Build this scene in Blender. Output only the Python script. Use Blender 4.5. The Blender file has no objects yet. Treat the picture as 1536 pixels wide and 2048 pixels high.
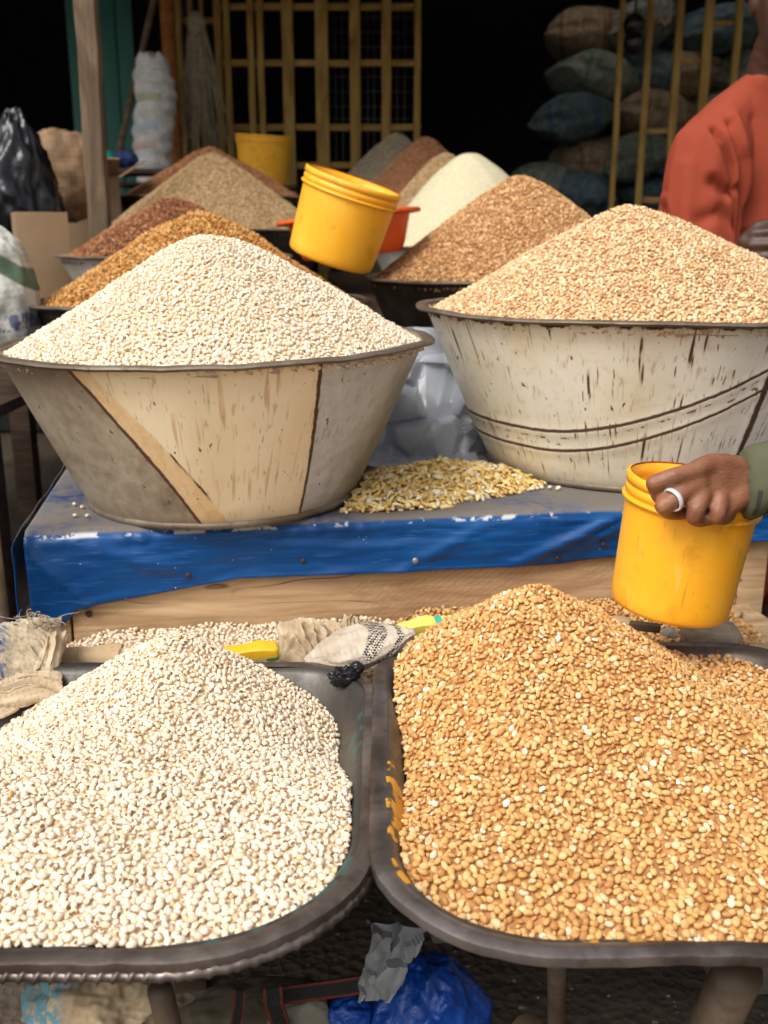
import bpy, bmesh, math, random
import numpy as np
from mathutils import Vector, Matrix, Euler, noise, kdtree

random.seed(7)
rng = np.random.default_rng(11)
SC = bpy.context.scene
COL = SC.collection
R = math.radians

# ------------------------------------------------------------------ camera, sky, sun, exposure
CAM_Z = 1.14
PITCH = R(15.4)
FPX = 2000.0                       # focal length in pixels of a 1536 x 2048 picture
cam = bpy.data.cameras.new('camera')
cam_o = bpy.data.objects.new('camera', cam)
COL.objects.link(cam_o)
cam_o.location = (0, 0, CAM_Z)
cam_o.rotation_euler = (R(90) - PITCH, 0, 0)
cam.sensor_fit = 'VERTICAL'
cam.sensor_height = 36.0
cam.lens = 36.0 * FPX / 2048.0
cam.clip_start = 0.02
cam.clip_end = 500
cam.dof.use_dof = True
cam.dof.focus_distance = 1.15
cam.dof.aperture_fstop = 6.2
SC.camera = cam_o

SUN_EL, SUN_AZ = R(51), R(-38)     # azimuth: 0 = straight behind the camera, negative = to its left
sun_dir = Vector((math.sin(SUN_AZ) * math.cos(SUN_EL), -math.cos(SUN_AZ) * math.cos(SUN_EL), math.sin(SUN_EL)))
world = bpy.data.worlds.new('World')
SC.world = world
world.use_nodes = True
wn = world.node_tree
wn.nodes.clear()
sky = wn.nodes.new('ShaderNodeTexSky')
sky.sky_type = 'NISHITA'
sky.sun_disc = False
sky.sun_elevation = SUN_EL
sky.sun_rotation = math.atan2(sun_dir.x, sun_dir.y)
sky.air_density = 1.0
sky.dust_density = 5.0
sky.ozone_density = 1.0
hs = wn.nodes.new('ShaderNodeHueSaturation')
hs.inputs['Saturation'].default_value = 0.22      # a milky overcast sky
bg = wn.nodes.new('ShaderNodeBackground')
bg.inputs['Strength'].default_value = 0.13
wo = wn.nodes.new('ShaderNodeOutputWorld')
wn.links.new(sky.outputs[0], hs.inputs['Color'])
wn.links.new(hs.outputs[0], bg.inputs[0])
wn.links.new(bg.outputs[0], wo.inputs[0])

sun = bpy.data.lights.new('sun', 'SUN')
sun.energy = 1.5
sun.angle = R(26)
sun.color = (1.0, 0.95, 0.88)
sun_o = bpy.data.objects.new('sun', sun)
COL.objects.link(sun_o)
sun_o.rotation_euler = sun_dir.to_track_quat('Z', 'Y').to_euler()
sun_o.location = (-2, -3, 6)

vs = SC.view_settings
vs.view_transform = 'Standard'
vs.look = 'None'
vs.gamma = 1.0
vs.exposure = 0.44
SC.cycles.max_bounces = 8
SC.cycles.diffuse_bounces = 6
SC.cycles.transparent_max_bounces = 12
SC.cycles.use_adaptive_sampling = True
SC.cycles.use_denoising = True


def at(px, py, Y):
    """world point at ground distance Y in front of the camera, seen along a direction of the photograph"""
    a, b = (px - 768) / FPX, -(py - 1024) / FPX
    d = Vector((a, math.cos(PITCH) + b * math.sin(PITCH), -math.sin(PITCH) + b * math.cos(PITCH)))
    k = Y / d.y
    return Vector((d.x * k, Y, CAM_Z + d.z * k))


# ------------------------------------------------------------------ object helpers
def tag(o, label=None, cat=None, group=None, kind=None):
    if label: o['label'] = label
    if cat: o['category'] = cat
    if group: o['group'] = group
    if kind: o['kind'] = kind
    return o


def thing(name, label, cat, loc=(0, 0, 0), rot=(0, 0, 0), group=None):
    o = bpy.data.objects.new(name, None)
    o.empty_display_size = 0.05
    COL.objects.link(o)
    o.location = loc
    o.rotation_euler = rot
    return tag(o, label, cat, group)


def link(name, me, mat=None, parent=None, loc=None, rot=None, kind=None):
    o = bpy.data.objects.new(name, me)
    COL.objects.link(o)
    if mat is not None and len(me.materials) == 0:
        me.materials.append(mat)
    if parent is not None: o.parent = parent
    if loc is not None: o.location = loc
    if rot is not None: o.rotation_euler = rot
    if kind: o['kind'] = kind
    return o


def pymesh(name, v, f, smooth=True, uv=None):
    me = bpy.data.meshes.new(name)
    me.from_pydata([tuple(p) for p in v], [], [tuple(q) for q in f])
    if smooth:
        me.polygons.foreach_set('use_smooth', [True] * len(me.polygons))
    if uv is not None:
        ul = me.uv_layers.new(name='UVMap')
        li = np.empty(len(me.loops), dtype=np.int32)
        me.loops.foreach_get('vertex_index', li)
        ul.data.foreach_set('uv', np.asarray(uv, dtype=np.float32)[li].ravel())
    me.update()
    return me


def box_mesh(name, sx, sy, sz, bev=0.003, seg=2, cuts=0, wob=0.0, seed=0):
    bm = bmesh.new()
    bmesh.ops.create_cube(bm, size=1)
    bmesh.ops.scale(bm, vec=(sx, sy, sz), verts=bm.verts)
    if bev > 0:
        bmesh.ops.bevel(bm, geom=bm.edges[:], offset=bev, segments=seg, affect='EDGES', profile=0.6)
    if cuts:
        ax = max(range(3), key=lambda i: (sx, sy, sz)[i])
        L = (sx, sy, sz)[ax]
        no = [0, 0, 0]; no[ax] = 1
        for i in range(1, cuts):
            co = [0, 0, 0]; co[ax] = -L / 2 + L * i / cuts
            bmesh.ops.bisect_plane(bm, geom=bm.verts[:] + bm.edges[:] + bm.faces[:], plane_co=co, plane_no=no)
        for v in bm.verts:
            n = noise.noise_vector(v.co * 6.0 + Vector((seed * 3.1, seed, 0)))
            v.co += n * wob
    me = bpy.data.meshes.new(name)
    bm.to_mesh(me); bm.free()
    me.polygons.foreach_set('use_smooth', [True] * len(me.polygons))
    try: me.set_sharp_from_angle(angle=R(35))
    except Exception: pass
    return me


def tube_mesh(name, pts, rad, seg=10, cap=True, closed=False, ribs=None):
    pts = [Vector(p) for p in pts]
    n = len(pts)
    rad = rad if hasattr(rad, '__len__') else [rad] * n
    v, f = [], []
    up = Vector((0, 0, 1))
    prevx = None
    s = 0.0
    for i, p in enumerate(pts):
        if closed: t = (pts[(i + 1) % n] - pts[i - 1])
        else: t = pts[min(i + 1, n - 1)] - pts[max(i - 1, 0)]
        t.normalize()
        if prevx is None:
            x = t.cross(up)
            if x.length < 1e-3: x = t.cross(Vector((1, 0, 0)))
            x.normalize()
        else:
            x = prevx - t * prevx.dot(t)
            x.normalize()
        prevx = x
        y = t.cross(x)
        if i: s += (p - pts[i - 1]).length
        for k in range(seg):
            a = 2 * math.pi * k / seg
            r = rad[i]
            if ribs: r += ribs[0] * max(0, math.sin(s * ribs[1] + a)) ** 2
            v.append(p + x * math.cos(a) * r + y * math.sin(a) * r)
    m = n if closed else n - 1
    for i in range(m):
        j = (i + 1) % n
        for k in range(seg):
            k2 = (k + 1) % seg
            f.append((i * seg + k, i * seg + k2, j * seg + k2, j * seg + k))
    if cap and not closed:
        f.append(tuple(range(seg))[::-1])
        f.append(tuple((n - 1) * seg + k for k in range(seg)))
    return pymesh(name, v, f)


def lathe_mesh(name, prof, seg=96, deform=None, v_of=None, closed=False):
    """prof: (r, z) list; angle 0 faces -Y; uv = (angle/360 + .5, running height)"""
    v, f, uv = [], [], []
    for i, (r, z) in enumerate(prof):
        for k in range(seg + 1):
            th = -math.pi + 2 * math.pi * k / seg
            rr, zz = (r, z) if deform is None else deform(th, r, z)
            v.append((rr * math.sin(th), -rr * math.cos(th), zz))
            uv.append((k / seg, (v_of[i] if v_of else i / (len(prof) - 1))))
    m = len(prof)
    for i in range(m if closed else m - 1):
        j = (i + 1) % m
        for k in range(seg):
            a, b = i * (seg + 1) + k, i * (seg + 1) + k + 1
            c, d = j * (seg + 1) + k + 1, j * (seg + 1) + k
            f.append((a, d, c, b))
    return pymesh(name, v, f, uv=uv)


def fbm(p, oct=3, sc=1.0):
    return noise.fractal(Vector(p) * sc, 1.0, 2.0, oct)


def ridged(p, sc=1.0):
    return 1 - 2 * abs(noise.noise(Vector(p) * sc))


def lump_mesh(name, sx, sy, sz, nu=64, nv=40, amp=0.15, sc=3.0, power=2.0, seed=0, flat=0.0, fold=0.0, foldsc=(2, 9), tip=None):
    """closed crumpled lump: superellipsoid pushed in and out by ridged noise"""
    v, f = [], []
    off = Vector((seed * 7.3, seed * 3.7, seed * 1.9))
    for j in range(nv + 1):
        ph = math.pi * j / nv
        for i in range(nu):
            th = 2 * math.pi * i / nu
            d = Vector((math.sin(ph) * math.cos(th), math.sin(ph) * math.sin(th), math.cos(ph)))
            k = (abs(d.x) ** power + abs(d.y) ** power + abs(d.z) ** power) ** (-1 / power)
            p = d * k
            n = ridged(p + off, sc) * 0.6 + ridged(p * 1.0 + off * 2, sc * 2.3) * 0.3 + fbm(p + off, 2, sc * 5) * 0.12
            q = 1 + amp * (n - 0.35)
            if fold:
                q += fold * math.sin(foldsc[1] * (p.x * 0.6 + p.z * 0.8 + 0.5 * noise.noise(p * foldsc[0] + off)))
            p = p * q
            w = Vector((p.x * sx, p.y * sy, p.z * sz))
            if tip: w = tip(w)
            if flat and w.z < -sz * flat: w.z = -sz * flat - (w.z + sz * flat) * -0.05
            v.append(w)
    for j in range(nv):
        for i in range(nu):
            i2 = (i + 1) % nu
            f.append((j * nu + i, (j + 1) * nu + i, (j + 1) * nu + i2, j * nu + i2))
    return pymesh(name, v, f)


def bake(o, mods):
    """apply modifiers and return the evaluated mesh"""
    for t, kw in mods:
        m = o.modifiers.new(t.lower(), t)
        for k, val in kw.items(): setattr(m, k, val)
    dg = bpy.context.evaluated_depsgraph_get()
    me = bpy.data.meshes.new_from_object(o.evaluated_get(dg))
    bpy.data.objects.remove(o)
    return me


def blob_mesh(name, chains, voxel=0.008, smooth=6, step=0.35):
    """one continuous surface grown over chains of (point, rx, ry, rz)"""
    bm = bmesh.new()
    for ch in chains:
        pts = [(Vector(c[0]), Vector(c[1:4]) if len(c) >= 4 else Vector((c[1],) * 3)) for c in ch]
        out = []
        for (p0, r0), (p1, r1) in zip(pts, pts[1:]):
            n = max(1, int((p1 - p0).length / (min(min(r0), min(r1)) * step)))
            for k in range(n):
                t = k / n
                out.append((p0.lerp(p1, t), r0.lerp(r1, t)))
        out.append(pts[-1])
        for p, r in out:
            bmesh.ops.create_icosphere(bm, subdivisions=2, radius=1,
                                       matrix=Matrix.Translation(p) @ Matrix.Diagonal((r.x, r.y, r.z, 1)))
    me = bpy.data.meshes.new(name + '_tmp')
    bm.to_mesh(me); bm.free()
    o = bpy.data.objects.new(name + '_tmp', me)
    COL.objects.link(o)
    me = bake(o, [('REMESH', dict(mode='VOXEL', voxel_size=voxel)), ('SMOOTH', dict(factor=0.5, iterations=smooth))])
    me.polygons.foreach_set('use_smooth', [True] * len(me.polygons))
    me.name = name
    return me


def displace(me, fn):
    n = len(me.vertices)
    co = np.empty(n * 3); me.vertices.foreach_get('co', co); co = co.reshape(-1, 3)
    no = np.empty(n * 3); me.vertices.foreach_get('normal', no); no = no.reshape(-1, 3)
    out = [Vector(c) + fn(Vector(c), Vector(m)) for c, m in zip(co, no)]
    me.vertices.foreach_set('co', np.array([tuple(p) for p in out]).ravel())
    me.update()


# ------------------------------------------------------------------ materials
def S(r, g, b, a=1.0):
    f = lambda c: c / 12.92 if c <= 0.04045 else ((c + 0.055) / 1.055) ** 2.4
    return (f(r / 255), f(g / 255), f(b / 255), a)


class Mat:
    def __init__(self, name, rough=0.6, metal=0.0, color=(0.5, 0.5, 0.5, 1), spec=0.5):
        self.m = bpy.data.materials.new(name)
        self.m.use_nodes = True
        self.t = self.m.node_tree
        self.b = self.t.nodes['Principled BSDF']
        self.out = self.t.nodes['Material Output']
        self.set('Roughness', rough); self.set('Metallic', metal); self.set('Base Color', color)
        self.set('Specular IOR Level', spec)
        self._tc = None

    def _in(self, sock, val):
        if isinstance(val, bpy.types.NodeSocket): self.t.links.new(val, sock)
        elif val is not None:
            if sock.type == 'RGBA' and len(val) == 3: val = (*val, 1)
            sock.default_value = val

    def set(self, name, val): self._in(self.b.inputs[name], val)

    def n(self, typ, **kw):
        x = self.t.nodes.new('ShaderNode' + typ)
        for k, v in kw.items(): setattr(x, k, v)
        return x

    def tc(self, which='Object'):
        if self._tc is None: self._tc = self.n('TexCoord')
        return self._tc.outputs[which]

    def attr(self, name, out='Fac'):
        x = self.n('Attribute'); x.attribute_name = name
        return x.outputs[out]

    def rand(self): return self.n('ObjectInfo').outputs['Random']

    def sep(self, v):
        x = self.n('SeparateXYZ'); self._in(x.inputs[0], v)
        return x.outputs

    def comb(self, x, y, z):
        c = self.n('CombineXYZ')
        for i, q in enumerate((x, y, z)): self._in(c.inputs[i], q)
        return c.outputs[0]

    def mp(self, v, scale=(1, 1, 1), rot=(0, 0, 0), loc=(0, 0, 0)):
        x = self.n('Mapping'); self._in(x.inputs['Vector'], v)
        x.inputs['Scale'].default_value = scale; x.inputs['Rotation'].default_value = rot; x.inputs['Location'].default_value = loc
        return x.outputs[0]

    def math(self, op, a, b=None, c=None, clamp=False):
        x = self.n('Math', operation=op); x.use_clamp = clamp
        for i, q in enumerate((a, b, c)):
            if q is not None: self._in(x.inputs[i], q)
        return x.outputs[0]

    def noise(self, v, scale=5, detail=4, rough=0.55, dist=0.0, out='Fac'):
        x = self.n('TexNoise'); self._in(x.inputs['Vector'], v)
        x.inputs['Scale'].default_value = scale; x.inputs['Detail'].default_value = detail
        x.inputs['Roughness'].default_value = rough; x.inputs['Distortion'].default_value = dist
        return x.outputs[out]

    def voro(self, v, scale=5, feature='F1', out='Distance'):
        x = self.n('TexVoronoi', feature=feature); self._in(x.inputs['Vector'], v)
        x.inputs['Scale'].default_value = scale
        return x.outputs[out]

    def wave(self, v, scale=5, dist=2.0, detail=2, dscale=1.0, typ='BANDS', direction='X'):
        x = self.n('TexWave', wave_type=typ)
        if typ == 'BANDS': x.bands_direction = direction
        self._in(x.inputs['Vector'], v)
        x.inputs['Scale'].default_value = scale; x.inputs['Distortion'].default_value = dist
        x.inputs['Detail'].default_value = detail; x.inputs['Detail Scale'].default_value = dscale
        return x.outputs['Fac']

    def ramp(self, fac, stops, interp='LINEAR'):
        x = self.n('ValToRGB'); self._in(x.inputs[0], fac)
        e = x.color_ramp.elements
        x.color_ramp.interpolation = interp
        while len(e) < len(stops): e.new(0.5)
        for el, (p, c) in zip(e, stops):
            el.position = p
            el.color = c if hasattr(c, '__len__') else (c, c, c, 1)
        return x.outputs[0]

    def step(self, v, lo, hi):
        """smooth 0..1 between lo and hi"""
        x = self.n('MapRange', interpolation_type='SMOOTHSTEP'); self._in(x.inputs[0], v)
        x.inputs[1].default_value = lo; x.inputs[2].default_value = hi
        return x.outputs[0]

    def mix(self, f, a, b, blend='MIX'):
        x = self.n('Mix', data_type='RGBA', blend_type=blend); self._in(x.inputs[0], f)
        self._in(x.inputs[6], a); self._in(x.inputs[7], b)
        return x.outputs[2]

    def bump(self, h, strength=0.3, dist=0.01):
        x = self.n('Bump'); self._in(x.inputs['Height'], h)
        x.inputs['Strength'].default_value = strength; x.inputs['Distance'].default_value = dist
        prev = self.b.inputs['Normal']
        if prev.is_linked: self.t.links.new(prev.links[0].from_socket, x.inputs['Normal'])
        self.t.links.new(x.outputs[0], prev)


MATS = {}


def simple(name, col, rough=0.6, metal=0.0, var=0.25, scale=6, bump=0.2, bscale=40, spec=0.5, bdist=0.004):
    if name in MATS: return MATS[name]
    m = Mat(name, rough, metal, spec=spec)
    n = m.noise(m.tc(), scale, 6)
    c = Vector(col[:3])
    m.set('Base Color', m.ramp(n, [(0.3, (*(c * (1 - var)), 1)), (0.7, (*(c * (1 + var * 0.6)), 1))]))
    if bump: m.bump(m.noise(m.tc(), bscale, 5), bump, bdist)
    MATS[name] = m.m
    return m.m


# ------------------------------------------------------------------ surfaces of the setting
def mat_ground():
    m = Mat('dirt_ground', 0.9)
    p = m.tc()
    n1 = m.noise(p, 1.3, 6); n2 = m.noise(p, 14, 8); n3 = m.voro(p, 60)
    c = m.ramp(n1, [(0.3, S(74, 62, 50)), (0.55, S(98, 84, 68)), (0.75, S(120, 106, 88))])
    c = m.mix(m.math('MULTIPLY', n2, 0.6), c, S(60, 50, 40), 'MULTIPLY')
    c = m.mix(m.step(m.noise(p, 55, 2), 0.68, 0.74), c, S(170, 155, 130))
    m.set('Base Color', c)
    m.bump(m.math('ADD', m.math('MULTIPLY', n2, 0.7), m.math('MULTIPLY', n3, 0.3)), 0.9, 0.02)
    return m.m


def mat_wood(name, lo, mid, hi, saw=0.0, grain=1.0, rough=0.75):
    m = Mat(name, rough, spec=0.3)
    p = m.tc()
    rnd = m.rand()
    off = m.comb(m.math('MULTIPLY', rnd, 7.0), m.math('MULTIPLY', rnd, 3.0), m.math('MULTIPLY', rnd, 5.0))
    va = m.n('VectorMath', operation='ADD'); m._in(va.inputs[0], p); m._in(va.inputs[1], off)
    p = va.outputs[0]
    big = m.noise(m.mp(p, (1.6 * grain, 9 * grain, 9 * grain)), 2.2, 6, 0.6, 1.2)
    fine = m.noise(m.mp(p, (2.5 * grain, 60 * grain, 60 * grain)), 3, 5, 0.6, 0.3)
    c = m.ramp(big, [(0.28, lo), (0.5, mid), (0.72, hi)])
    c = m.mix(m.math('MULTIPLY', m.step(fine, 0.45, 0.72), 0.55), c, lo)
    h = fine
    if saw:
        sw = m.wave(m.mp(p, (1, 1, 1), (0, R(34), 0)), 38, 6.0, 4, 2.2, direction='Z')
        pat = m.step(m.noise(p, 3.0, 3), 0.42, 0.62)
        sm = m.math('MULTIPLY', m.math('MULTIPLY', m.step(sw, 0.6, 1.0), pat), saw * 0.6)
        c = m.mix(sm, c, S(128, 98, 66))
        crack = m.math('SUBTRACT', 1.0, m.step(m.math('ABSOLUTE', m.math('SUBTRACT', m.noise(m.mp(p, (1.2, 1, 7)), 1.9, 2, 0.5), 0.5)), 0.0, 0.006))
        crack = m.math('MULTIPLY', crack, m.step(m.noise(m.mp(p, (1, 1, 1), loc=(3, 1, 2)), 4, 2), 0.5, 0.6))
        c = m.mix(crack, c, S(52, 36, 24))
        h = m.math('SUBTRACT', m.math('ADD', m.math('MULTIPLY', fine, 0.5), m.math('MULTIPLY', sw, 0.10)), m.math('MULTIPLY', crack, 1.5))
    m.set('Base Color', c)
    m.bump(h, 0.2, 0.003)
    return m.m


M_GROUND = mat_ground()
M_PLANK = mat_wood('sawn_plank_wood', S(146, 114, 80), S(192, 160, 122), S(216, 190, 154), saw=0.55)
M_POST = mat_wood('weathered_post_wood', S(70, 56, 42), S(106, 88, 68), S(132, 112, 88), grain=0.8)
M_LATTICE = mat_wood('lattice_wood', S(118, 88, 40), S(172, 138, 72), S(196, 164, 96), grain=0.7)
M_FRAME = mat_wood('orange_frame_wood', S(112, 66, 24), S(158, 98, 44), S(176, 118, 62), grain=0.6)
M_DARKWOOD = mat_wood('dark_bench_wood', S(40, 30, 22), S(66, 50, 38), S(88, 70, 54))


def mat_enamel(name, style):
    m = Mat(name, 0.5)
    uv = m.tc('UV')
    s = m.sep(uv)
    th = m.math('MULTIPLY', m.math('SUBTRACT', s[0], 0.5), 360.0)
    v = s[1]
    p = m.comb(m.math('MULTIPLY', s[0], 2.2), m.math('MULTIPLY', v, 0.28), 0.0)
    jag = m.math('MULTIPLY', m.math('SUBTRACT', m.noise(p, 60, 4, 0.7), 0.5), 2.4)
    blot = m.noise(p, 7, 6, 0.6)
    fine = m.noise(p, 45, 6, 0.65)
    vert = m.noise(m.mp(p, (1, 0.06, 1)), 120, 2, 0.5)
    vert2 = m.noise(m.mp(p, (1, 0.10, 1), loc=(4, 2, 0)), 190, 2, 0.5)
    gate = m.noise(m.mp(p, loc=(9, 4, 0)), 9, 3)
    chip = m.noise(m.mp(p, (1, 0.55, 1), loc=(2, 7, 0)), 75, 4, 0.55)
    rust = S(74, 46, 32)
    def line(c0, c1, w, curve=None):
        t = m.math('SUBTRACT', th, m.math('ADD', c0, m.math('MULTIPLY', v, c1)))
        t = m.math('ADD', t, m.math('MULTIPLY', jag, 0.55))
        return t, m.math('SUBTRACT', 1.0, m.step(m.math('ABSOLUTE', t), w * 0.6, w))
    if style == 'left':
        f1, l1 = line(-36.0, 27.0, 0.95)
        f2, l2 = line(-31.0, 32.5, 0.55)
        f3, l3 = line(24.6, 5.4, 0.8)
        cream = m.ramp(blot, [(0.3, S(240, 216, 172)), (0.6, S(248, 232, 198)), (0.8, S(242, 220, 180))])
        cream = m.mix(m.math('MULTIPLY', m.step(vert, 0.56, 0.66), m.math('MULTIPLY', m.step(gate, 0.40, 0.58), 0.6)), cream, S(196, 150, 98))
        band = m.mix(m.step(fine, 0.4, 0.7), S(236, 204, 156), S(222, 186, 134))
        left = m.ramp(m.math('ADD', m.math('MULTIPLY', blot, 0.6), m.math('MULTIPLY', fine, 0.4)),
                      [(0.33, S(108, 94, 76)), (0.5, S(160, 146, 124)), (0.68, S(190, 180, 160))])
        dark = m.math('MULTIPLY', m.math('SUBTRACT', 1.0, m.step(v, 0.0, 0.35)), m.step(blot, 0.35, 0.6))
        left = m.mix(m.math('MULTIPLY', dark, 0.7), left, S(92, 72, 50))
        right = m.ramp(fine, [(0.3, S(186, 188, 184)), (0.7, S(212, 214, 212))])
        dirt = m.math('MULTIPLY', m.step(m.math('ADD', th, m.math('MULTIPLY', blot, 60)), 66, 98), 0.85)
        right = m.mix(dirt, right, m.mix(fine, S(88, 78, 62), S(138, 128, 110)))
        c = m.mix(m.step(f1, -0.2, 0.2), left, band)
        c = m.mix(m.step(f2, -0.6, 0.6), c, cream)
        c = m.mix(m.step(f3, -0.2, 0.2), c, right)
        ru = m.math('MAXIMUM', l1, l3)
        ru = m.math('MAXIMUM', ru, m.math('MULTIPLY', l2, m.step(gate, 0.46, 0.56)))
        ru = m.math('MAXIMUM', ru, m.math('MULTIPLY', m.step(chip, 0.675, 0.69), 0.9))
        ru = m.math('MAXIMUM', ru, m.math('MULTIPLY', m.step(vert2, 0.71, 0.76), m.step(gate, 0.5, 0.6)))
    else:
        base = m.ramp(blot, [(0.25, S(232, 216, 178)), (0.5, S(244, 236, 212)), (0.75, S(248, 244, 230))])
        right = m.mix(m.step(th, 5, 40), base, m.mix(fine, S(238, 234, 222), S(248, 246, 238)))
        c = m.mix(m.math('MULTIPLY', m.step(fine, 0.50, 0.72), 0.5), right, S(210, 190, 148))
        d1 = m.math('MAXIMUM', m.math('ADD', th, 30.0), 0.0)
        vc = m.math('SUBTRACT', 0.655, m.math('MULTIPLY', m.math('MULTIPLY', d1, d1), 0.000107))
        dv = m.math('ADD', m.math('SUBTRACT', v, vc), m.math('MULTIPLY', jag, 0.006))
        onband = m.math('LESS_THAN', th, 33.0)
        def hl(o, w, broken):
            q = m.math('SUBTRACT', 1.0, m.step(m.math('ABSOLUTE', m.math('SUBTRACT', dv, o)), w * 0.5, w))
            q = m.math('MULTIPLY', q, onband)
            return m.math('MULTIPLY', q, m.step(fine, broken, broken + 0.06)) if broken else q
        ru = m.math('MAXIMUM', hl(0.0, 0.014, 0), hl(0.125, 0.013, 0))
        ru = m.math('MAXIMUM', ru, m.math('MAXIMUM', hl(0.045, 0.008, 0.53), hl(0.085, 0.008, 0.56)))
        ft, lt = line(32.6, 1.0, 1.25)
        ru = m.math('MAXIMUM', ru, lt)
        ru = m.math('MAXIMUM', ru, m.math('MULTIPLY', m.step(vert, 0.655, 0.67), m.step(gate, 0.47, 0.54)))
        ru = m.math('MAXIMUM', ru, m.math('MULTIPLY', m.step(vert2, 0.655, 0.68), m.step(gate, 0.44, 0.52)))
        ru = m.math('MAXIMUM', ru, m.step(chip, 0.675, 0.69))
        edge = m.math('ADD', v, m.math('MULTIPLY', m.math('SUBTRACT', m.noise(p, 30, 4, 0.7), 0.5), 0.16))
        ru = m.math('MAXIMUM', ru, m.math('SUBTRACT', 1.0, m.step(edge, 0.02, 0.035)))
        c = m.mix(m.math('MULTIPLY', m.step(vert, 0.58, 0.68), m.math('MULTIPLY', m.step(gate, 0.4, 0.6), 0.6)), c, S(176, 140, 92))
        rust = S(66, 42, 34)
    # grime near the foot of the pan
    foot = m.math('MULTIPLY', m.step(m.math('ADD', v, m.math('MULTIPLY', blot, 0.3)), 1.0, 1.2), 0.6)
    c = m.mix(foot, c, S(120, 100, 70))
    scr = m.noise(m.mp(p, (1, 0.25, 1), (0, 0, 0.7)), 120, 2)
    c = m.mix(m.math('MULTIPLY', m.step(scr, 0.62, 0.68), 0.45), c, S(170, 140, 104))
    c = m.mix(ru, c, m.mix(fine, rust, S(104, 70, 48)))
    m.set('Base Color', c)
    m.set('Roughness', m.math('ADD', 0.42, m.math('MULTIPLY', ru, 0.4)))
    m.bump(m.math('SUBTRACT', m.math('MULTIPLY', blot, 0.6), m.math('MULTIPLY', ru, 0.5)), 0.35, 0.003)
    return m.m


def mat_worn_metal(name, base, wear, patch=None, rough=0.45, metal=0.55, pth=0.6, fine_sc=70):
    m = Mat(name, rough, metal)
    p = m.tc()
    n1 = m.noise(p, 9, 6, 0.6); n2 = m.noise(p, fine_sc, 5, 0.6)
    c = m.mix(m.step(n1, 0.35, 0.7), base, wear)
    c = m.mix(m.math('MULTIPLY', m.step(n2, 0.5, 0.75), 0.5), c, S(60, 50, 42))
    if patch:
        pm = m.step(m.noise(m.mp(p, loc=(5, 3, 1)), 11, 4, 0.6), pth, pth + 0.03)
        c = m.mix(pm, c, patch)
        m.set('Metallic', m.math('MULTIPLY', m.math('SUBTRACT', 1.0, pm), metal))
    m.set('Base Color', c)
    m.set('Roughness', m.math('ADD', rough - 0.1, m.math('MULTIPLY', n2, 0.3)))
    m.bump(m.math('ADD', n2, m.math('MULTIPLY', n1, 2)), 0.25, 0.003)
    return m.m


M_RIM = mat_worn_metal('tarnished_rim_metal', S(106, 92, 76), S(140, 128, 112), rough=0.5, metal=0.5)
M_EN_L = mat_enamel('patched_cream_enamel', 'left')
M_EN_R = mat_enamel('chipped_cream_enamel', 'right')
M_PAN_DARK = mat_worn_metal('blackened_pan_metal', S(44, 42, 44), S(74, 70, 66), rough=0.55, metal=0.4)
M_PAN_BROWN = mat_worn_metal('sooty_brown_pan_metal', S(58, 50, 38), S(92, 82, 64), rough=0.55, metal=0.4)
M_PAN_WHITE = mat_worn_metal('white_enamel_metal', S(170, 164, 154), S(200, 196, 188), rough=0.4, metal=0.0)
M_TRAY_L = mat_worn_metal('green_grey_tray_steel', S(78, 76, 72), S(96, 90, 84), patch=S(58, 84, 80), rough=0.42, metal=0.55, pth=0.56)
M_TRAY_R = mat_worn_metal('yellow_flaked_tray_steel', S(84, 76, 70), S(104, 96, 88), patch=S(214, 148, 40), rough=0.42, metal=0.55, pth=0.57)
M_BARRIM = mat_worn_metal('barrow_rim_steel', S(96, 84, 76), S(156, 144, 136), rough=0.30, metal=0.75, fine_sc=50)
M_BARRIM_R = mat_worn_metal('barrow_rim_flaked_steel', S(98, 87, 82), S(164, 153, 148), patch=S(150, 110, 56), rough=0.27, metal=0.8, pth=0.72, fine_sc=50)
M_LEG = mat_worn_metal('rusty_leg_steel', S(74, 58, 44), S(104, 86, 68), rough=0.6, metal=0.3)


def mat_bean(name, stops, eye=None, eye_core=None, rough=0.58, mottle=0.12, spec=0.3):
    m = Mat(name, rough, spec=spec)
    r = m.rand()
    c = m.ramp(r, stops)
    e = m.attr('eye')
    n = m.noise(m.tc('Generated'), 3.0, 3)
    c = m.mix(m.math('MULTIPLY', n, mottle), c, (0.30, 0.17, 0.10, 1), 'MULTIPLY')
    if eye:
        r2 = m.math('FRACT', m.math('MULTIPLY', r, 37.7))
        c = m.mix(m.math('MULTIPLY', m.step(e, 0.35, 0.7), m.step(r2, 0.12, 0.25)), c, eye)
        c = m.mix(m.math('MULTIPLY', m.step(m.attr('core'), 0.4, 0.8), 0.8), c, eye_core)
    m.set('Base Color', c)
    m.set('Subsurface Weight', 0.0)
    return m.m


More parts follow.
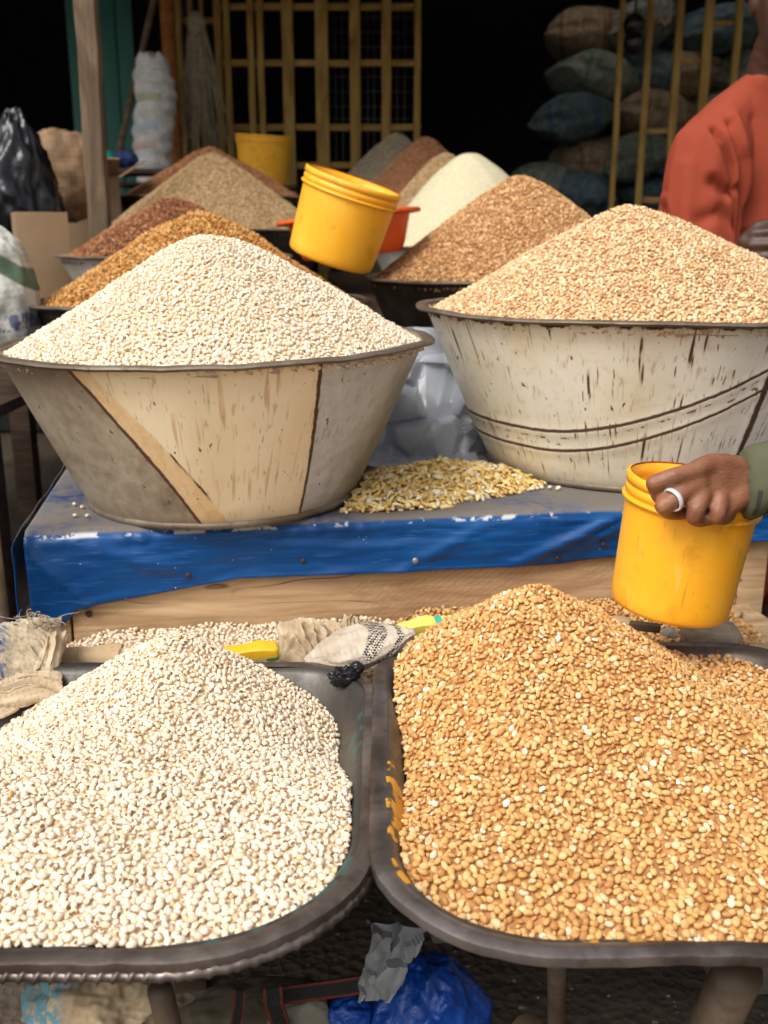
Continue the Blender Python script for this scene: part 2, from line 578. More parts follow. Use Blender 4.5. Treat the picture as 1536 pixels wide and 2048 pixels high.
CREAM = [(0.0, S(224, 202, 174)), (0.12, S(236, 218, 192)), (0.5, S(241, 227, 205)), (0.9, S(237, 219, 192)), (0.985, S(230, 204, 166)), (1.0, S(214, 170, 120))]
M_CREAM = mat_bean('cream_bean', CREAM, S(114, 72, 46), S(216, 190, 156))
M_CREAM2 = mat_bean('pale_cream_bean', CREAM, S(150, 120, 92), S(226, 204, 170))
M_HONEY = mat_bean('honey_bean', [(0.0, S(186, 134, 78)), (0.15, S(208, 157, 94)), (0.5, S(221, 174, 110)), (0.82, S(228, 188, 128)), (0.97, S(234, 206, 162)), (1.0, S(242, 230, 208))], S(176, 122, 70), S(244, 226, 194))
M_PEACH = mat_bean('peach_bean', [(0.0, S(196, 146, 98)), (0.25, S(220, 182, 134)), (0.6, S(232, 202, 158)), (0.9, S(240, 218, 182)), (1.0, S(206, 150, 96))], S(160, 110, 66), S(236, 214, 180))
M_GOLD = mat_bean('golden_bean', [(0.0, S(150, 98, 40)), (0.3, S(186, 130, 62)), (0.7, S(206, 154, 86)), (1.0, S(216, 176, 120))])
M_TANB = mat_bean('tan_brown_bean', [(0.0, S(158, 110, 66)), (0.3, S(194, 146, 94)), (0.7, S(214, 170, 116)), (1.0, S(228, 194, 150))])
M_REDB = mat_bean('red_brown_bean', [(0.0, S(112, 66, 38)), (0.5, S(150, 96, 58)), (0.9, S(176, 122, 82)), (1.0, S(208, 164, 124))])
M_TAN = mat_bean('tan_grain', [(0.0, S(150, 120, 80)), (0.5, S(184, 154, 110)), (1.0, S(206, 180, 138))])
M_GREYB = mat_bean('grey_beige_grain', [(0.0, S(164, 148, 122)), (0.5, S(196, 180, 150)), (1.0, S(216, 202, 176))])
M_BROWNG = mat_bean('brown_grain', [(0.0, S(128, 82, 50)), (0.5, S(168, 116, 76)), (1.0, S(194, 144, 102))])


# ------------------------------------------------------------------ beans
def bean_mesh(name, L, W, T, mat, bend=0.25, dent=0.03, seed=0, seg=10):
    rings = [0.0, 0.17, 0.31, 0.43, 0.55, 0.88, 1.3, 1.75, 2.25, 2.75, math.pi]
    eye = [0.9, 1.0, 1.0, 0.75, 0.0, 0, 0, 0, 0, 0, 0]
    core = [1.0, 0.45, 0.0, 0, 0, 0, 0, 0, 0, 0, 0]
    rr = random.Random(seed)
    v, f, e, c = [], [], [], []
    a, b, t = L / 2, W / 2, T / 2
    ax = rr.uniform(-0.12, 0.12)
    def pt(ph, ps):
        x, y, z = math.sin(ph) * math.cos(ps), -math.cos(ph), math.sin(ph) * math.sin(ps)
        # a little boxy along the length
        x = math.copysign(abs(x) ** 0.96, x)
        yy = y - bend * x * x + dent * math.exp(-(ph / 0.55) ** 2) * 1.3
        return (a * x * (1 + ax * y), b * (yy + bend * 0.4), t * z * (1 + 0.1 * ax * x))
    v.append(pt(0, 0)); e.append(eye[0]); c.append(core[0])
    for k in range(1, len(rings) - 1):
        for s in range(seg):
            v.append(pt(rings[k], 2 * math.pi * s / seg)); e.append(eye[k]); c.append(core[k])
    v.append(pt(math.pi, 0)); e.append(0); c.append(0)
    for s in range(seg):
        f.append((0, 1 + s, 1 + (s + 1) % seg))
    for k in range(len(rings) - 3):
        for s in range(seg):
            s2 = (s + 1) % seg
            q = 1 + k * seg
            f.append((q + s, q + seg + s, q + seg + s2, q + s2))
    last = len(v) - 1
    q = 1 + (len(rings) - 3) * seg
    for s in range(seg):
        f.append((q + s, last, q + (s + 1) % seg))
    f = [tuple(reversed(x)) for x in f]
    me = pymesh(name, v, f)
    me.materials.append(mat)
    for nm, arr in (('eye', e), ('core', c)):
        at_ = me.attributes.new(nm, 'FLOAT', 'POINT')
        at_.data.foreach_set('value', arr)
    return me


def instancer(name, meshes_objs):
    """node tree: one of a few shapes at every vertex, turned and scaled by its attributes"""
    g = bpy.data.node_groups.new(name, 'GeometryNodeTree')
    g.interface.new_socket('Geometry', in_out='INPUT', socket_type='NodeSocketGeometry')
    g.interface.new_socket('Geometry', in_out='OUTPUT', socket_type='NodeSocketGeometry')
    N = g.nodes; L = g.links
    gi = N.new('NodeGroupInput'); go = N.new('NodeGroupOutput')
    inst = N.new('GeometryNodeInstanceOnPoints')
    join = N.new('GeometryNodeJoinGeometry')
    for o in meshes_objs:
        oi = N.new('GeometryNodeObjectInfo'); oi.inputs['Object'].default_value = o
        oi.transform_space = 'ORIGINAL'
        gti = N.new('GeometryNodeGeometryToInstance')
        L.new(oi.outputs['Geometry'], gti.inputs[0])
        L.new(gti.outputs[0], join.inputs[0])
    def na(nm, typ):
        x = N.new('GeometryNodeInputNamedAttribute'); x.data_type = typ
        x.inputs['Name'].default_value = nm
        return x.outputs['Attribute']
    e2r = N.new('FunctionNodeEulerToRotation')
    L.new(na('rot', 'FLOAT_VECTOR'), e2r.inputs[0])
    L.new(gi.outputs[0], inst.inputs['Points'])
    L.new(join.outputs[0], inst.inputs['Instance'])
    inst.inputs['Pick Instance'].default_value = True
    L.new(na('shape', 'INT'), inst.inputs['Instance Index'])
    L.new(e2r.outputs[0], inst.inputs['Rotation'])
    L.new(na('scl', 'FLOAT_VECTOR'), inst.inputs['Scale'])
    L.new(inst.outputs[0], go.inputs[0])
    return g


PROTO = {}


def bean_kind(key, L, W, T, mat, shapes=3, **kw):
    objs = []
    for i in range(shapes):
        q = 1 + (i - 1) * 0.08
        me = bean_mesh(key, L * q, W * (2 - q) ** 0.5, T, mat, bend=(0.14, 0.07, 0.02)[i % 3], seed=i + len(PROTO) * 5, **kw)
        objs.append(bpy.data.objects.new(key + '_shape', me))
    # split halves and small broken bits
    me = bean_mesh(key, L * 0.86, W * 0.8, T * 0.5, mat, bend=0.2, seed=40 + len(PROTO), **kw)
    objs.append(bpy.data.objects.new(key + '_half_shape', me))
    me = bean_mesh(key, L * 0.62, W * 0.7, T * 0.7, mat, bend=0.3, seed=50 + len(PROTO), **kw)
    objs.append(bpy.data.objects.new(key + '_bit_shape', me))
    PROTO[key] = (objs, instancer(key + '_scatter', objs), L)


bean_kind('cream', 0.0090, 0.0070, 0.0060, M_CREAM)
bean_kind('pale', 0.0084, 0.0068, 0.0058, M_CREAM2)
bean_kind('honey', 0.0093, 0.0072, 0.0058, M_HONEY)
bean_kind('peach', 0.0091, 0.0071, 0.0054, M_PEACH, seg=8)
bean_kind('gold', 0.0104, 0.0084, 0.0072, M_GOLD, seg=8)
bean_kind('tanb', 0.0094, 0.0076, 0.0060, M_TANB, seg=8)
bean_kind('redb', 0.0105, 0.0080, 0.0066, M_REDB, seg=8)
bean_kind('tan', 0.0090, 0.0066, 0.0056, M_TAN, seg=6)
bean_kind('grey', 0.0088, 0.0066, 0.0056, M_GREYB, seg=6)
bean_kind('browng', 0.0092, 0.0068, 0.0058, M_BROWNG, seg=6)


def euler_of(Rm):
    y = np.arcsin(np.clip(-Rm[:, 2, 0], -1, 1))
    x = np.arctan2(Rm[:, 2, 1], Rm[:, 2, 2])
    z = np.arctan2(Rm[:, 1, 0], Rm[:, 0, 0])
    return np.stack([x, y, z], 1)


def prune(P, r):
    n = len(P)
    kd = kdtree.KDTree(n)
    for i in range(n): kd.insert(P[i], i)
    kd.balance()
    alive = np.ones(n, bool)
    fr = kd.find_range
    for i in range(n):
        if alive[i]:
            for _, j, _ in fr(P[i], r):
                if j > i: alive[j] = False
    return alive


def scatter(h, bbox, inside, rmin, thick, M, cull=-0.35, mult=5.5):
    x0, x1, y0, y1 = bbox
    area = (x1 - x0) * (y1 - y0)
    n = int(area / (rmin * rmin * 0.8) * mult * (1 + 0.35 * thick / rmin))
    x = rng.uniform(x0, x1, n); y = rng.uniform(y0, y1, n)
    z = h(x, y)
    e = 1e-3
    gx = (h(x + e, y) - z) / e; gy = (h(x, y + e) - z) / e
    k = np.sqrt(1 + gx * gx + gy * gy)
    ok = inside(x, y, z) & (rng.uniform(0, 1.6, n) < k)
    N = np.stack([-gx / k, -gy / k, 1 / k], 1)
    t = rng.uniform(0, 1, n) ** 1.3 * thick
    P = np.stack([x, y, z], 1) - N * t[:, None]
    Mn = np.array(M)
    W = P @ Mn[:3, :3].T + Mn[:3, 3]
    Nw = N @ Mn[:3, :3].T
    V = np.array([0, 0, CAM_Z]) - W
    V /= np.linalg.norm(V, axis=1)[:, None]
    ok &= (Nw * V).sum(1) > cull
    P, N, t = P[ok], N[ok], t[ok]
    o = np.argsort(t + rng.uniform(0, thick * 0.6, len(t)))      # surface beans win
    P, N, t = P[o], N[o], t[o]
    a = prune(P, rmin)
    return P[a], N[a], t[a]


def orient(N, tilt=0.4):
    n = len(N)
    A = rng.normal(size=(n, 3))
    X = A - N * (A * N).sum(1)[:, None]
    X /= np.linalg.norm(X, axis=1)[:, None]
    X = X + N * rng.normal(0, tilt, n)[:, None]
    X /= np.linalg.norm(X, axis=1)[:, None]
    B = np.cross(N, X); B /= np.linalg.norm(B, axis=1)[:, None]
    Z = np.cross(X, B)
    roll = rng.uniform(0, 2 * np.pi, n)
    # lying flat is likelier than standing on edge
    flat = rng.uniform(0, 1, n) < 0.5
    roll = np.where(flat, rng.choice([0, np.pi], n) + rng.normal(0, 0.45, n), roll)
    Y = B * np.cos(roll)[:, None] + Z * np.sin(roll)[:, None]
    Z = np.cross(X, Y)
    return np.stack([X, Y, Z], 2)


def project(W):
    """photograph coordinates of world points"""
    d = W - np.array([0, 0, CAM_Z])
    cp, sp = math.cos(PITCH), math.sin(PITCH)
    zc = d[:, 1] * cp - d[:, 2] * sp
    yc = d[:, 1] * sp + d[:, 2] * cp
    return 768 + FPX * d[:, 0] / zc, 1024 - FPX * yc / zc, zc


def mass(name, P, N, key, parent, tilt=0.4, size=0.13):
    objs, ng, L = PROTO[key]
    n = len(P)
    eu = euler_of(orient(N, tilt))
    sc = np.repeat(rng.normal(1.0, size * 0.6, n).clip(0.75, 1.3)[:, None], 3, 1) * rng.normal(1, 0.05, (n, 3))
    return eu, sc, (rng.choice(5, n, p=[0.31, 0.31, 0.28, 0.06, 0.04]) if key != 'chip' else rng.integers(0, len(objs), n))


def fill(root, key, P, N, t, M, singles=0, part='bean', massname='bean_mass', tilt=0.4, zone=None):
    objs, ng, L = PROTO[key]
    eu, sc, sh = mass(massname, P, N, key, root, tilt)
    pick = np.zeros(len(P), bool)
    if singles:
        Mn = np.array(M)
        W = P @ Mn[:3, :3].T + Mn[:3, 3]
        px, py, zc = project(W)
        ok = (px > 12) & (px < 1524) & (py > 12) & (py < 2036) & (t < 0.0015)
        if zone: ok &= (px > zone[0]) & (px < zone[1]) & (py > zone[2]) & (py < zone[3])
        idx = np.where(ok)[0]
        idx = idx[np.argsort(zc[idx])][:singles]
        pick[idx] = True
        for i in idx:
            o = bpy.data.objects.new(part, objs[sh[i]].data)
            COL.objects.link(o)
            o.parent = root
            o.location = P[i]; o.rotation_euler = eu[i]; o.scale = sc[i]
    k = ~pick
    me = bpy.data.meshes.new(massname)
    m = int(k.sum())
    me.vertices.add(m)
    me.vertices.foreach_set('co', P[k].astype(np.float32).ravel())
    for nm, typ, arr, f in (('rot', 'FLOAT_VECTOR', eu[k], 'vector'), ('scl', 'FLOAT_VECTOR', sc[k], 'vector'), ('shape', 'INT', sh[k], 'value')):
        a = me.attributes.new(nm, typ, 'POINT')
        a.data.foreach_set(f, arr.astype(np.int32 if typ == 'INT' else np.float32).ravel())
    o = link(massname, me, None, root, kind='stuff')
    md = o.modifiers.new('scatter', 'NODES')
    md.node_group = ng
    return m


def core_grid(name, h, bbox, inside, drop, mat, root, n=70):
    x0, x1, y0, y1 = bbox
    xs = np.linspace(x0, x1, n); ys = np.linspace(y0, y1, n)
    X, Y = np.meshgrid(xs, ys)
    Z = h(X, Y)
    ok = inside(X, Y, Z)
    v = np.stack([X, Y, Z - drop], 2).reshape(-1, 3)
    f = []
    for j in range(n - 1):
        for i in range(n - 1):
            if ok[j, i] and ok[j + 1, i] and ok[j, i + 1] and ok[j + 1, i + 1]:
                a = j * n + i
                f.append((a, a + 1, a + n + 1, a + n))
    me = pymesh(name, v, f)
    return link(name, me, mat, root, kind='stuff')


def core_mat(name, col):
    return simple(name, col, 0.8, 0, 0.25, 60, 0.5, 120)


NZ = [noise.noise_vector((i * 1.7, 3.1, 0.4)) for i in range(12)]


def wob(x, y, f=14.0, ph=0.0):
    return (np.sin(x * f + ph) * np.cos(y * f * 0.83 + 1.3 * ph) + 0.6 * np.sin(x * f * 2.1 + y * f * 1.7 + 2 + ph)) * 0.5


# ------------------------------------------------------------------ ground
gv, gf = [], []
GN_ = 90
for j in range(GN_ + 1):
    for i in range(GN_ + 1):
        x = -1 + 2 * i / GN_; y = -1 + 2 * j / GN_
        X = math.copysign(abs(x) ** 2.2, x) * 120; Y = 2.5 + math.copysign(abs(y) ** 2.2, y) * 120
        gv.append((X, Y, 0.012 * fbm((X * 2, Y * 2, 0), 3)))
for j in range(GN_):
    for i in range(GN_):
        a = j * (GN_ + 1) + i
        gf.append((a, a + 1, a + GN_ + 2, a + GN_ + 1))
tag(link('ground', pymesh('ground', gv, gf), M_GROUND), 'brown trodden dirt ground of the market', 'ground', kind='structure')

# ------------------------------------------------------------------ front table
TA = R(9.0)
T0 = Vector((-0.522, 1.418, 0))
TL = 1.135                    # length of its front
TZ = 0.716                    # top of the boards
table = thing('wooden_table', 'pale wooden table under the blue sheet with a sawn front plank', 'table', T0, (0, 0, TA))


def tw(u, w, z=0.0):
    return T0 + Vector((u * math.cos(TA) - w * math.sin(TA), u * math.sin(TA) + w * math.cos(TA), z))


for k in range(7):
    link('top_board', box_mesh('top_board', TL + 0.01, 0.205, 0.03, 0.003, 2), M_PLANK, table, (TL / 2, 0.105 + k * 0.21, TZ - 0.015))
fp = box_mesh('front_plank', TL - 0.05, 0.028, 0.166, 0.003, 2, 14, 0.0015, 3)
link('front_plank', fp, M_PLANK, table, (0.048 + (TL - 0.05) / 2, 0.014, 0.6195))
link('corner_block', box_mesh('corner_block', 0.040, 0.05, 0.066, 0.002), M_PLANK, table, (0.024, 0.026, 0.652))
link('corner_block', box_mesh('corner_block', 0.040, 0.05, 0.098, 0.002), M_PLANK, table, (0.024, 0.026, 0.569))
link('end_block', box_mesh('end_block', 0.05, 0.07, 0.21, 0.004, 2, 6, 0.001, 5), M_PLANK, table, (TL + 0.024, 0.036, 0.580))
for u in (0.05, TL - 0.05):
    for w in (0.10, 1.40):
        link('leg', box_mesh('leg', 0.06, 0.06, 0.52 if w < 0.5 else 0.686, 0.004), M_DARKWOOD, table, (u, w, 0.26 if w < 0.5 else 0.343))
link('side_plank', box_mesh('side_plank', 0.026, 1.36, 0.13, 0.003), M_PLANK, table, (0.014, 0.74, 0.615))
ledge = link('ledge', box_mesh('ledge', TL + 0.02, 0.212, 0.03, 0.003), M_PLANK, table, (TL / 2 + 0.01, -0.107, 0.523))
for u in (0.2, 0.9):
    link('ledge_leg', box_mesh('ledge_leg', 0.05, 0.05, 0.506, 0.003), M_DARKWOOD, table, (u, -0.12, 0.254))
nail_m = simple('rusty_nail', S(88, 58, 40), 0.6, 0.5)
nail_l = simple('bright_nail', S(168, 164, 158), 0.4, 0.6)


def disc(name, r, h, mat, parent, loc, rot):
    return link(name, lathe_mesh(name, [(0.0001, h), (r * 0.7, h), (r, h * 0.5), (r, 0), (0.0001, 0)], 14), mat, parent, loc, rot)


disc('nail', 0.0055, 0.002, nail_m, table, (0.073, -0.002, 0.586), (R(90), 0, 0))


# the blue sheet
def mat_tarp():
    m = Mat('blue_plastic_sheet', 0.42, spec=0.35)
    p = m.tc()
    s = m.sep(p)
    ribs = m.wave(m.mp(p, (1, 1, 1)), 260, 0.6, 1, 1.0, direction='Z')
    n = m.noise(p, 4, 6); fine = m.noise(p, 60, 5, 0.7)
    streak = m.noise(m.mp(p, (4, 4, 60)), 6, 3)
    c = m.ramp(n, [(0.3, S(0, 50, 98)), (0.55, S(0, 66, 126)), (0.75, S(6, 80, 144))])
    c = m.mix(m.math('MULTIPLY', m.step(streak, 0.56, 0.75), 0.35), c, S(90, 130, 180))
    c = m.mix(m.step(m.noise(p, 130, 2), 0.74, 0.77), c, S(180, 190, 200))
    geo = m.n('NewGeometry')
    up = m.sep(geo.outputs['True Normal'])[2]
    dust = m.math('MULTIPLY', m.step(m.sep(p)[2], 0.7135, 0.7175), m.step(m.math('ADD', m.math('MULTIPLY', n, 0.7), m.math('MULTIPLY', fine, 0.4)), 0.38, 0.60))
    c = m.mix(m.math('MULTIPLY', dust, 0.95), c, S(118, 110, 100))
    scuff = m.math('MULTIPLY', m.math('SUBTRACT', 1.0, m.step(m.math('ABSOLUTE', m.math('SUBTRACT', s[2], 0.7135)), 0.001, 0.005)), m.step(m.noise(p, 26, 4, 0.7), 0.53, 0.6))
    c = m.mix(scuff, c, S(196, 198, 200))
    m.set('Base Color', c)
    m.set('Roughness', m.math('ADD', 0.36, m.math('MULTIPLY', dust, 0.5)))
    m.bump(ribs, 0.12, 0.001)
    m.bump(m.noise(p, 18, 4), 0.25, 0.006)
    return m.m


M_TARP = mat_tarp()
tarp = thing('plastic_sheet', 'dusty blue plastic sheet nailed over the front edge of the table', 'plastic sheet', T0, (0, 0, TA))


def hem(u):
    xs = [-0.02, 0.03, 0.06, 0.085, 0.3, 0.6, 0.82, 0.95, 1.04, 1.2]
    ds = [0.142, 0.150, 0.122, 0.116, 0.086, 0.086, 0.087, 0.078, 0.066, 0.066]
    return float(np.interp(u, xs, ds))


def sheet_pt(u, s, depth):
    """s < 0 on the table top, s in 0..1 hanging in front"""
    r = 0.008
    wr = 0.004 * noise.noise((u * 5, s * 3, 1)) + 0.0022 * noise.noise((u * 17, s * 9, 4))
    if s <= 0:
        w = s * -depth
        return Vector((u, w, TZ + 0.004 + 0.001 * noise.noise((u * 7, w * 7, 0)) + max(0, wr) * 0.25 + (0.004 * max(0, 1 - w / 0.03) * max(0, noise.noise((u * 9, 0, 2))))))
    d = hem(u) * s
    z = TZ + 0.003 - d
    out = 0.004 + r * min(1, d / 0.012)
    # pulled creases running to the nails
    cre = 0
    for (u0, d0, sl, amp, wd) in ((0.80, 0.055, -0.42, 0.007, 0.010), (0.86, 0.030, -0.5, 0.005, 0.008), (0.93, 0.02, -0.42, 0.006, 0.009),
                                  (0.16, 0.05, 0.35, 0.0055, 0.012), (0.36, 0.03, 0.12, 0.003, 0.008), (0.05, 0.09, 1.3, 0.007, 0.012), (0.62, 0.05, -0.5, 0.004, 0.011)):
        q = d - (d0 + sl * (u - u0))
        cre += amp * math.exp(-(q / wd) ** 2) * math.exp(-((u - u0) / 0.11) ** 2)
    edge = max(0, 1 - abs(d - 0.013) / 0.012) * 0.004 * (0.5 + noise.noise((u * 60 if u < 0.5 else u * 8, 0.5, 7)))
    fold = 0.004 * math.sin(u * 9 + 3 * d / 0.1) * min(1, d / 0.03)
    out += cre + edge + fold + wr * min(1, d / 0.02) + 0.002
    return Vector((u, -max(0.002, out), z))


def grid_mesh(name, nu, nv, fn, smooth=True):
    v = [fn(i / nu, j / nv) for j in range(nv + 1) for i in range(nu + 1)]
    f = []
    for j in range(nv):
        for i in range(nu):
            a = j * (nu + 1) + i
            f.append((a, a + 1, a + nu + 2, a + nu + 1))
    uv = [(i / nu, j / nv) for j in range(nv + 1) for i in range(nu + 1)]
    return pymesh(name, v, f, smooth, uv)


U0, U1 = -0.008, TL + 0.062
rows = [(-1 + k / 24) for k in range(24)] + [-0.03, -0.015, -0.006, 0.0] + [0.04, 0.08, 0.13] + [0.13 + 0.87 * k / 22 for k in range(1, 23)]
NU = 220
vv = [sheet_pt(U0 + (U1 - U0) * i / NU, s, 1.46) for s in rows for i in range(NU + 1)]
ff = [(j * (NU + 1) + i, j * (NU + 1) + i + 1, (j + 1) * (NU + 1) + i + 1, (j + 1) * (NU + 1) + i) for j in range(len(rows) - 1) for i in range(NU)]
ff = [tuple(reversed(q)) for q in ff]
o = link('sheet', pymesh('sheet', vv, ff), M_TARP, tarp)
md = o.modifiers.new('thick', 'SOLIDIFY'); md.thickness = 0.0012; md.offset = 1


def flap(a, b):
    w = a * 1.46
    d = b * (0.145 - 0.05 * a + 0.02 * noise.noise((w * 4, 0, 9)))
    return Vector((-0.011 - 0.010 * min(1, d / 0.02) - 0.006 * (1 + noise.noise((w * 9, d * 14, 5))), w - 0.012 * (1 - a), TZ + 0.003 - d))


o = link('side_flap', grid_mesh('side_flap', 90, 20, flap), M_TARP, tarp)
md = o.modifiers.new('thick', 'SOLIDIFY'); md.thickness = 0.0012; md.offset = 0
for (u, d, m) in ((0.575, 0.068, nail_l), (0.225, 0.075, nail_m), (0.40, 0.062, nail_m), (0.808, 0.076, nail_m), (0.885, 0.058, nail_m)):
    q = sheet_pt(u, d / hem(u), 1.46)
    disc('nail', 0.0052 if m is nail_l else 0.004, 0.0035, m, tarp, (q.x, q.y - 0.001, q.z), (R(90), 0, 0))

# ------------------------------------------------------------------ pans of beans on the tables
CAMP = Vector((0, 0, CAM_Z))


def basin(name, label, c, z_base, z_rim, r_rim, r_base, mat, group=None, rimmat=None, seed=0, dent=0.006, tilt=0.0, rimr=0.006, lip=0.016):
    rz = math.atan2(-c[0], c[1])            # turned so that its seam-free side faces the camera
    root = thing(name, label, 'basin', (c[0], c[1], z_base), (0, -tilt, rz), group)
    H = z_rim - z_base
    so = seed * 5.3
    def df(th, r, z):
        k = max(0.0, z / H)
        a = noise.noise((math.sin(th) * 1.6 + so, math.cos(th) * 1.6, 0.3)) + 0.45 * noise.noise((math.sin(th) * 5 + so, math.cos(th) * 5, 1 + z * 3))
        b = noise.noise((math.sin(th) * 2.2, math.cos(th) * 2.2 + so, 7.7)) + 0.35 * noise.noise((math.sin(th) * 9 + so, math.cos(th) * 9, 3.3))
        deg = math.degrees(th); v_ = 1 - k
        st = 0.0
        if seed == 1 and -0.02 < z:
            st = 0.0022 * (1 / (1 + math.exp(-(deg - (-36 + 27 * v_)) * 2.5)) - 1 / (1 + math.exp(-(deg - (24.6 + 5.4 * v_)) * 2.5)))
        if seed == 2:
            st = 0.0030 * math.exp(-((deg - (32.6 + v_)) / 1.3) ** 2)
            vc = 0.655 - 0.000107 * max(0, deg + 30) ** 2
            if deg < 33: st += 0.0022 * math.exp(-((v_ - vc) / 0.022) ** 2) + 0.0022 * math.exp(-((v_ - vc - 0.125) / 0.022) ** 2)
        return r + a * dent * (0.35 + 0.65 * k) + st, z + b * dent * 0.7 * k
    n = 40
    prof, vv_ = [], []
    for i in range(n + 1):                                        # outside, rim to foot
        t = i / n
        r = r_base + (r_rim - r_base) * (1 - t) ** 0.92
        prof.append((r, H * (1 - t) + 0.004)); vv_.append(t)
    for i in range(n + 1):                                        # inside, foot to rim
        t = 1 - i / n
        r = r_base + (r_rim - r_base) * (1 - t) ** 0.92 - 0.003
        prof.append((r, H * (1 - t) + 0.007)); vv_.append(t)
    prof.append((prof[0][0], prof[0][1])); vv_.append(0)
    link('wall', lathe_mesh('wall', prof, 220 if seed < 3 else 96, df, vv_), mat, root)
    link('bottom', lathe_mesh('bottom', [(0.001, 0.006), (r_base - 0.004, 0.006), (r_base - 0.004, 0.003), (0.001, 0.003)], 64), mat, root)
    # rolled rim with a narrow turned-out lip
    rp = []
    for k in range(13):
        a = 2 * math.pi * k / 12
        rp.append((r_rim + lip * 0.55 + math.cos(a) * lip * 0.62, H + 0.004 + math.sin(a) * rimr * 0.75))
    link('rim', lathe_mesh('rim', rp, 128, df), rimmat or M_RIM, root)
    fr = [(r_base + 0.003, 0.012), (r_base + 0.0075, 0.009), (r_base + 0.0075, 0.002), (r_base + 0.002, 0.0), (r_base - 0.004, 0.001)]
    link('foot_ring', lathe_mesh('foot_ring', fr, 96, df), rimmat or M_RIM, root)
    return root


def heap(name, label, c, z_rim, r_in, z_peak, key, singles=0, thick=0.007, rfac=0.64, seed=0, edge=-0.010, tip=0.05, core=None, skew=(0, 0), part='bean', tilt_b=0.0, cat='bean heap', zone=None, group=None):
    root = thing(name, label, cat, (c[0], c[1], z_rim), (0, -tilt_b, 0), group)
    Hh = z_peak - z_rim - edge
    kx = math.sqrt(r_in ** 2 + tip ** 2) - tip
    def h(x, y):
        xs, ys = x - skew[0] * (1 - np.hypot(x, y) / r_in), y - skew[1] * (1 - np.hypot(x, y) / r_in)
        d = np.hypot(xs, ys)
        q = (np.sqrt(d * d + tip * tip) - tip) / kx
        return edge + Hh * (1 - q) + (0.009 * wob(x, y, 10, seed) + 0.005 * wob(x, y, 23, seed * 1.7)) * np.clip(1.12 - d / r_in, 0, 1) * np.clip(d / 0.06, 0.3, 1) + 0.0025 * wob(x, y, 41, seed * 2.0)
    ins = lambda x, y, z: np.hypot(x, y) < r_in
    M = Matrix.Translation((c[0], c[1], z_rim)) @ Euler((0, -tilt_b, 0)).to_matrix().to_4x4()
    bb = (-r_in, r_in, -r_in, r_in)
    if key:
        L = PROTO[key][2]
        P, N, t = scatter(h, bb, ins, L * rfac, thick, M)
        fill(root, key, P, N, t, M, singles, part, zone=zone)
        core_grid('core', h, bb, lambda x, y, z: np.hypot(x, y) < r_in + 0.004, L * 0.5, core, root, 60)
    else:
        o = core_grid('flour_body', h, bb, lambda x, y, z: np.hypot(x, y) < r_in + 0.004, 0.0, core, root, 120)
        o.name = 'flour_body'
        del o['kind']
    return root


C_CREAM = core_mat('cream_core', S(226, 202, 168))
C_HONEY = core_mat('honey_core', S(184, 132, 78))
C_PEACH = core_mat('peach_core', S(206, 166, 120))
C_GOLD = core_mat('gold_core', S(150, 102, 46))
C_TANB = core_mat('tanb_core', S(160, 116, 74))
C_REDB = core_mat('redb_core', S(78, 44, 26))
C_TAN = core_mat('tan_core', S(160, 130, 90))
C_GREY = core_mat('grey_core', S(160, 144, 116))
C_BROWN = core_mat('brown_core', S(124, 82, 52))

TT = TZ + 0.006          # what stands on the sheet
# front pair
basin('metal_basin', 'dented basin with a cream panel between grey panels, at the table corner', (-0.269, 1.640), TT, 0.973, 0.338, 0.218, M_EN_L, None, None, 1, 0.007, R(1.0))
heap('bean_heap', 'heap of pale cream beans in the basin at the table corner', (-0.269, 1.640), 0.977, 0.333, 1.142, 'pale', 300, seed=1, core=C_CREAM, tilt_b=R(1.0), tip=0.055)
basin('metal_basin', 'large chipped cream basin with a curved double stripe', (0.482, 1.905), TT, 1.010, 0.405, 0.275, M_EN_R, None, None, 2, 0.006)
heap('bean_heap', 'heap of pale peach beans in the striped cream basin', (0.482, 1.905), 1.012, 0.398, 1.196, 'peach', 300, seed=2, core=C_PEACH, skew=(-0.03, 0), tip=0.05, rfac=0.60)
# second row
basin('metal_basin', 'blackened basin behind the cream beans at the table corner', (-0.426, 2.385), TT, 0.992, 0.380, 0.25, M_PAN_DARK, None, None, 3)
heap('bean_heap', 'heap of golden brown beans under the leaning yellow bucket', (-0.426, 2.385), 0.994, 0.373, 1.196, 'gold', 200, seed=3, core=C_GOLD, zone=(60, 740, 420, 620))
basin('metal_basin', 'sooty brown basin touching the striped cream basin', (0.358, 2.745), TT, 1.030, 0.402, 0.26, M_PAN_BROWN, None, None, 4)
heap('bean_heap', 'heap of tan brown beans beside the leaning yellow bucket', (0.358, 2.745), 1.032, 0.397, 1.294, 'tanb', 200, seed=4, core=C_TANB, zone=(730, 1200, 350, 600))

# a second, higher table at the back carries the other pans
B_Z = 0.872
bench = thing('wooden_bench', 'dark wooden bench carrying the rear basins', 'bench', (0.0, 4.1, 0))
for k in range(14):
    link('top_board', box_mesh('top_board', 1.86, 0.195, 0.03, 0.003), M_DARKWOOD, bench, (0, -1.18 + k * 0.2, B_Z - 0.016))
for x in (-0.8, 0.8):
    for y in (-1.15, 0.1, 1.35):
        link('leg', box_mesh('leg', 0.07, 0.07, B_Z - 0.03, 0.004), M_DARKWOOD, bench, (x, y, (B_Z - 0.03) / 2))


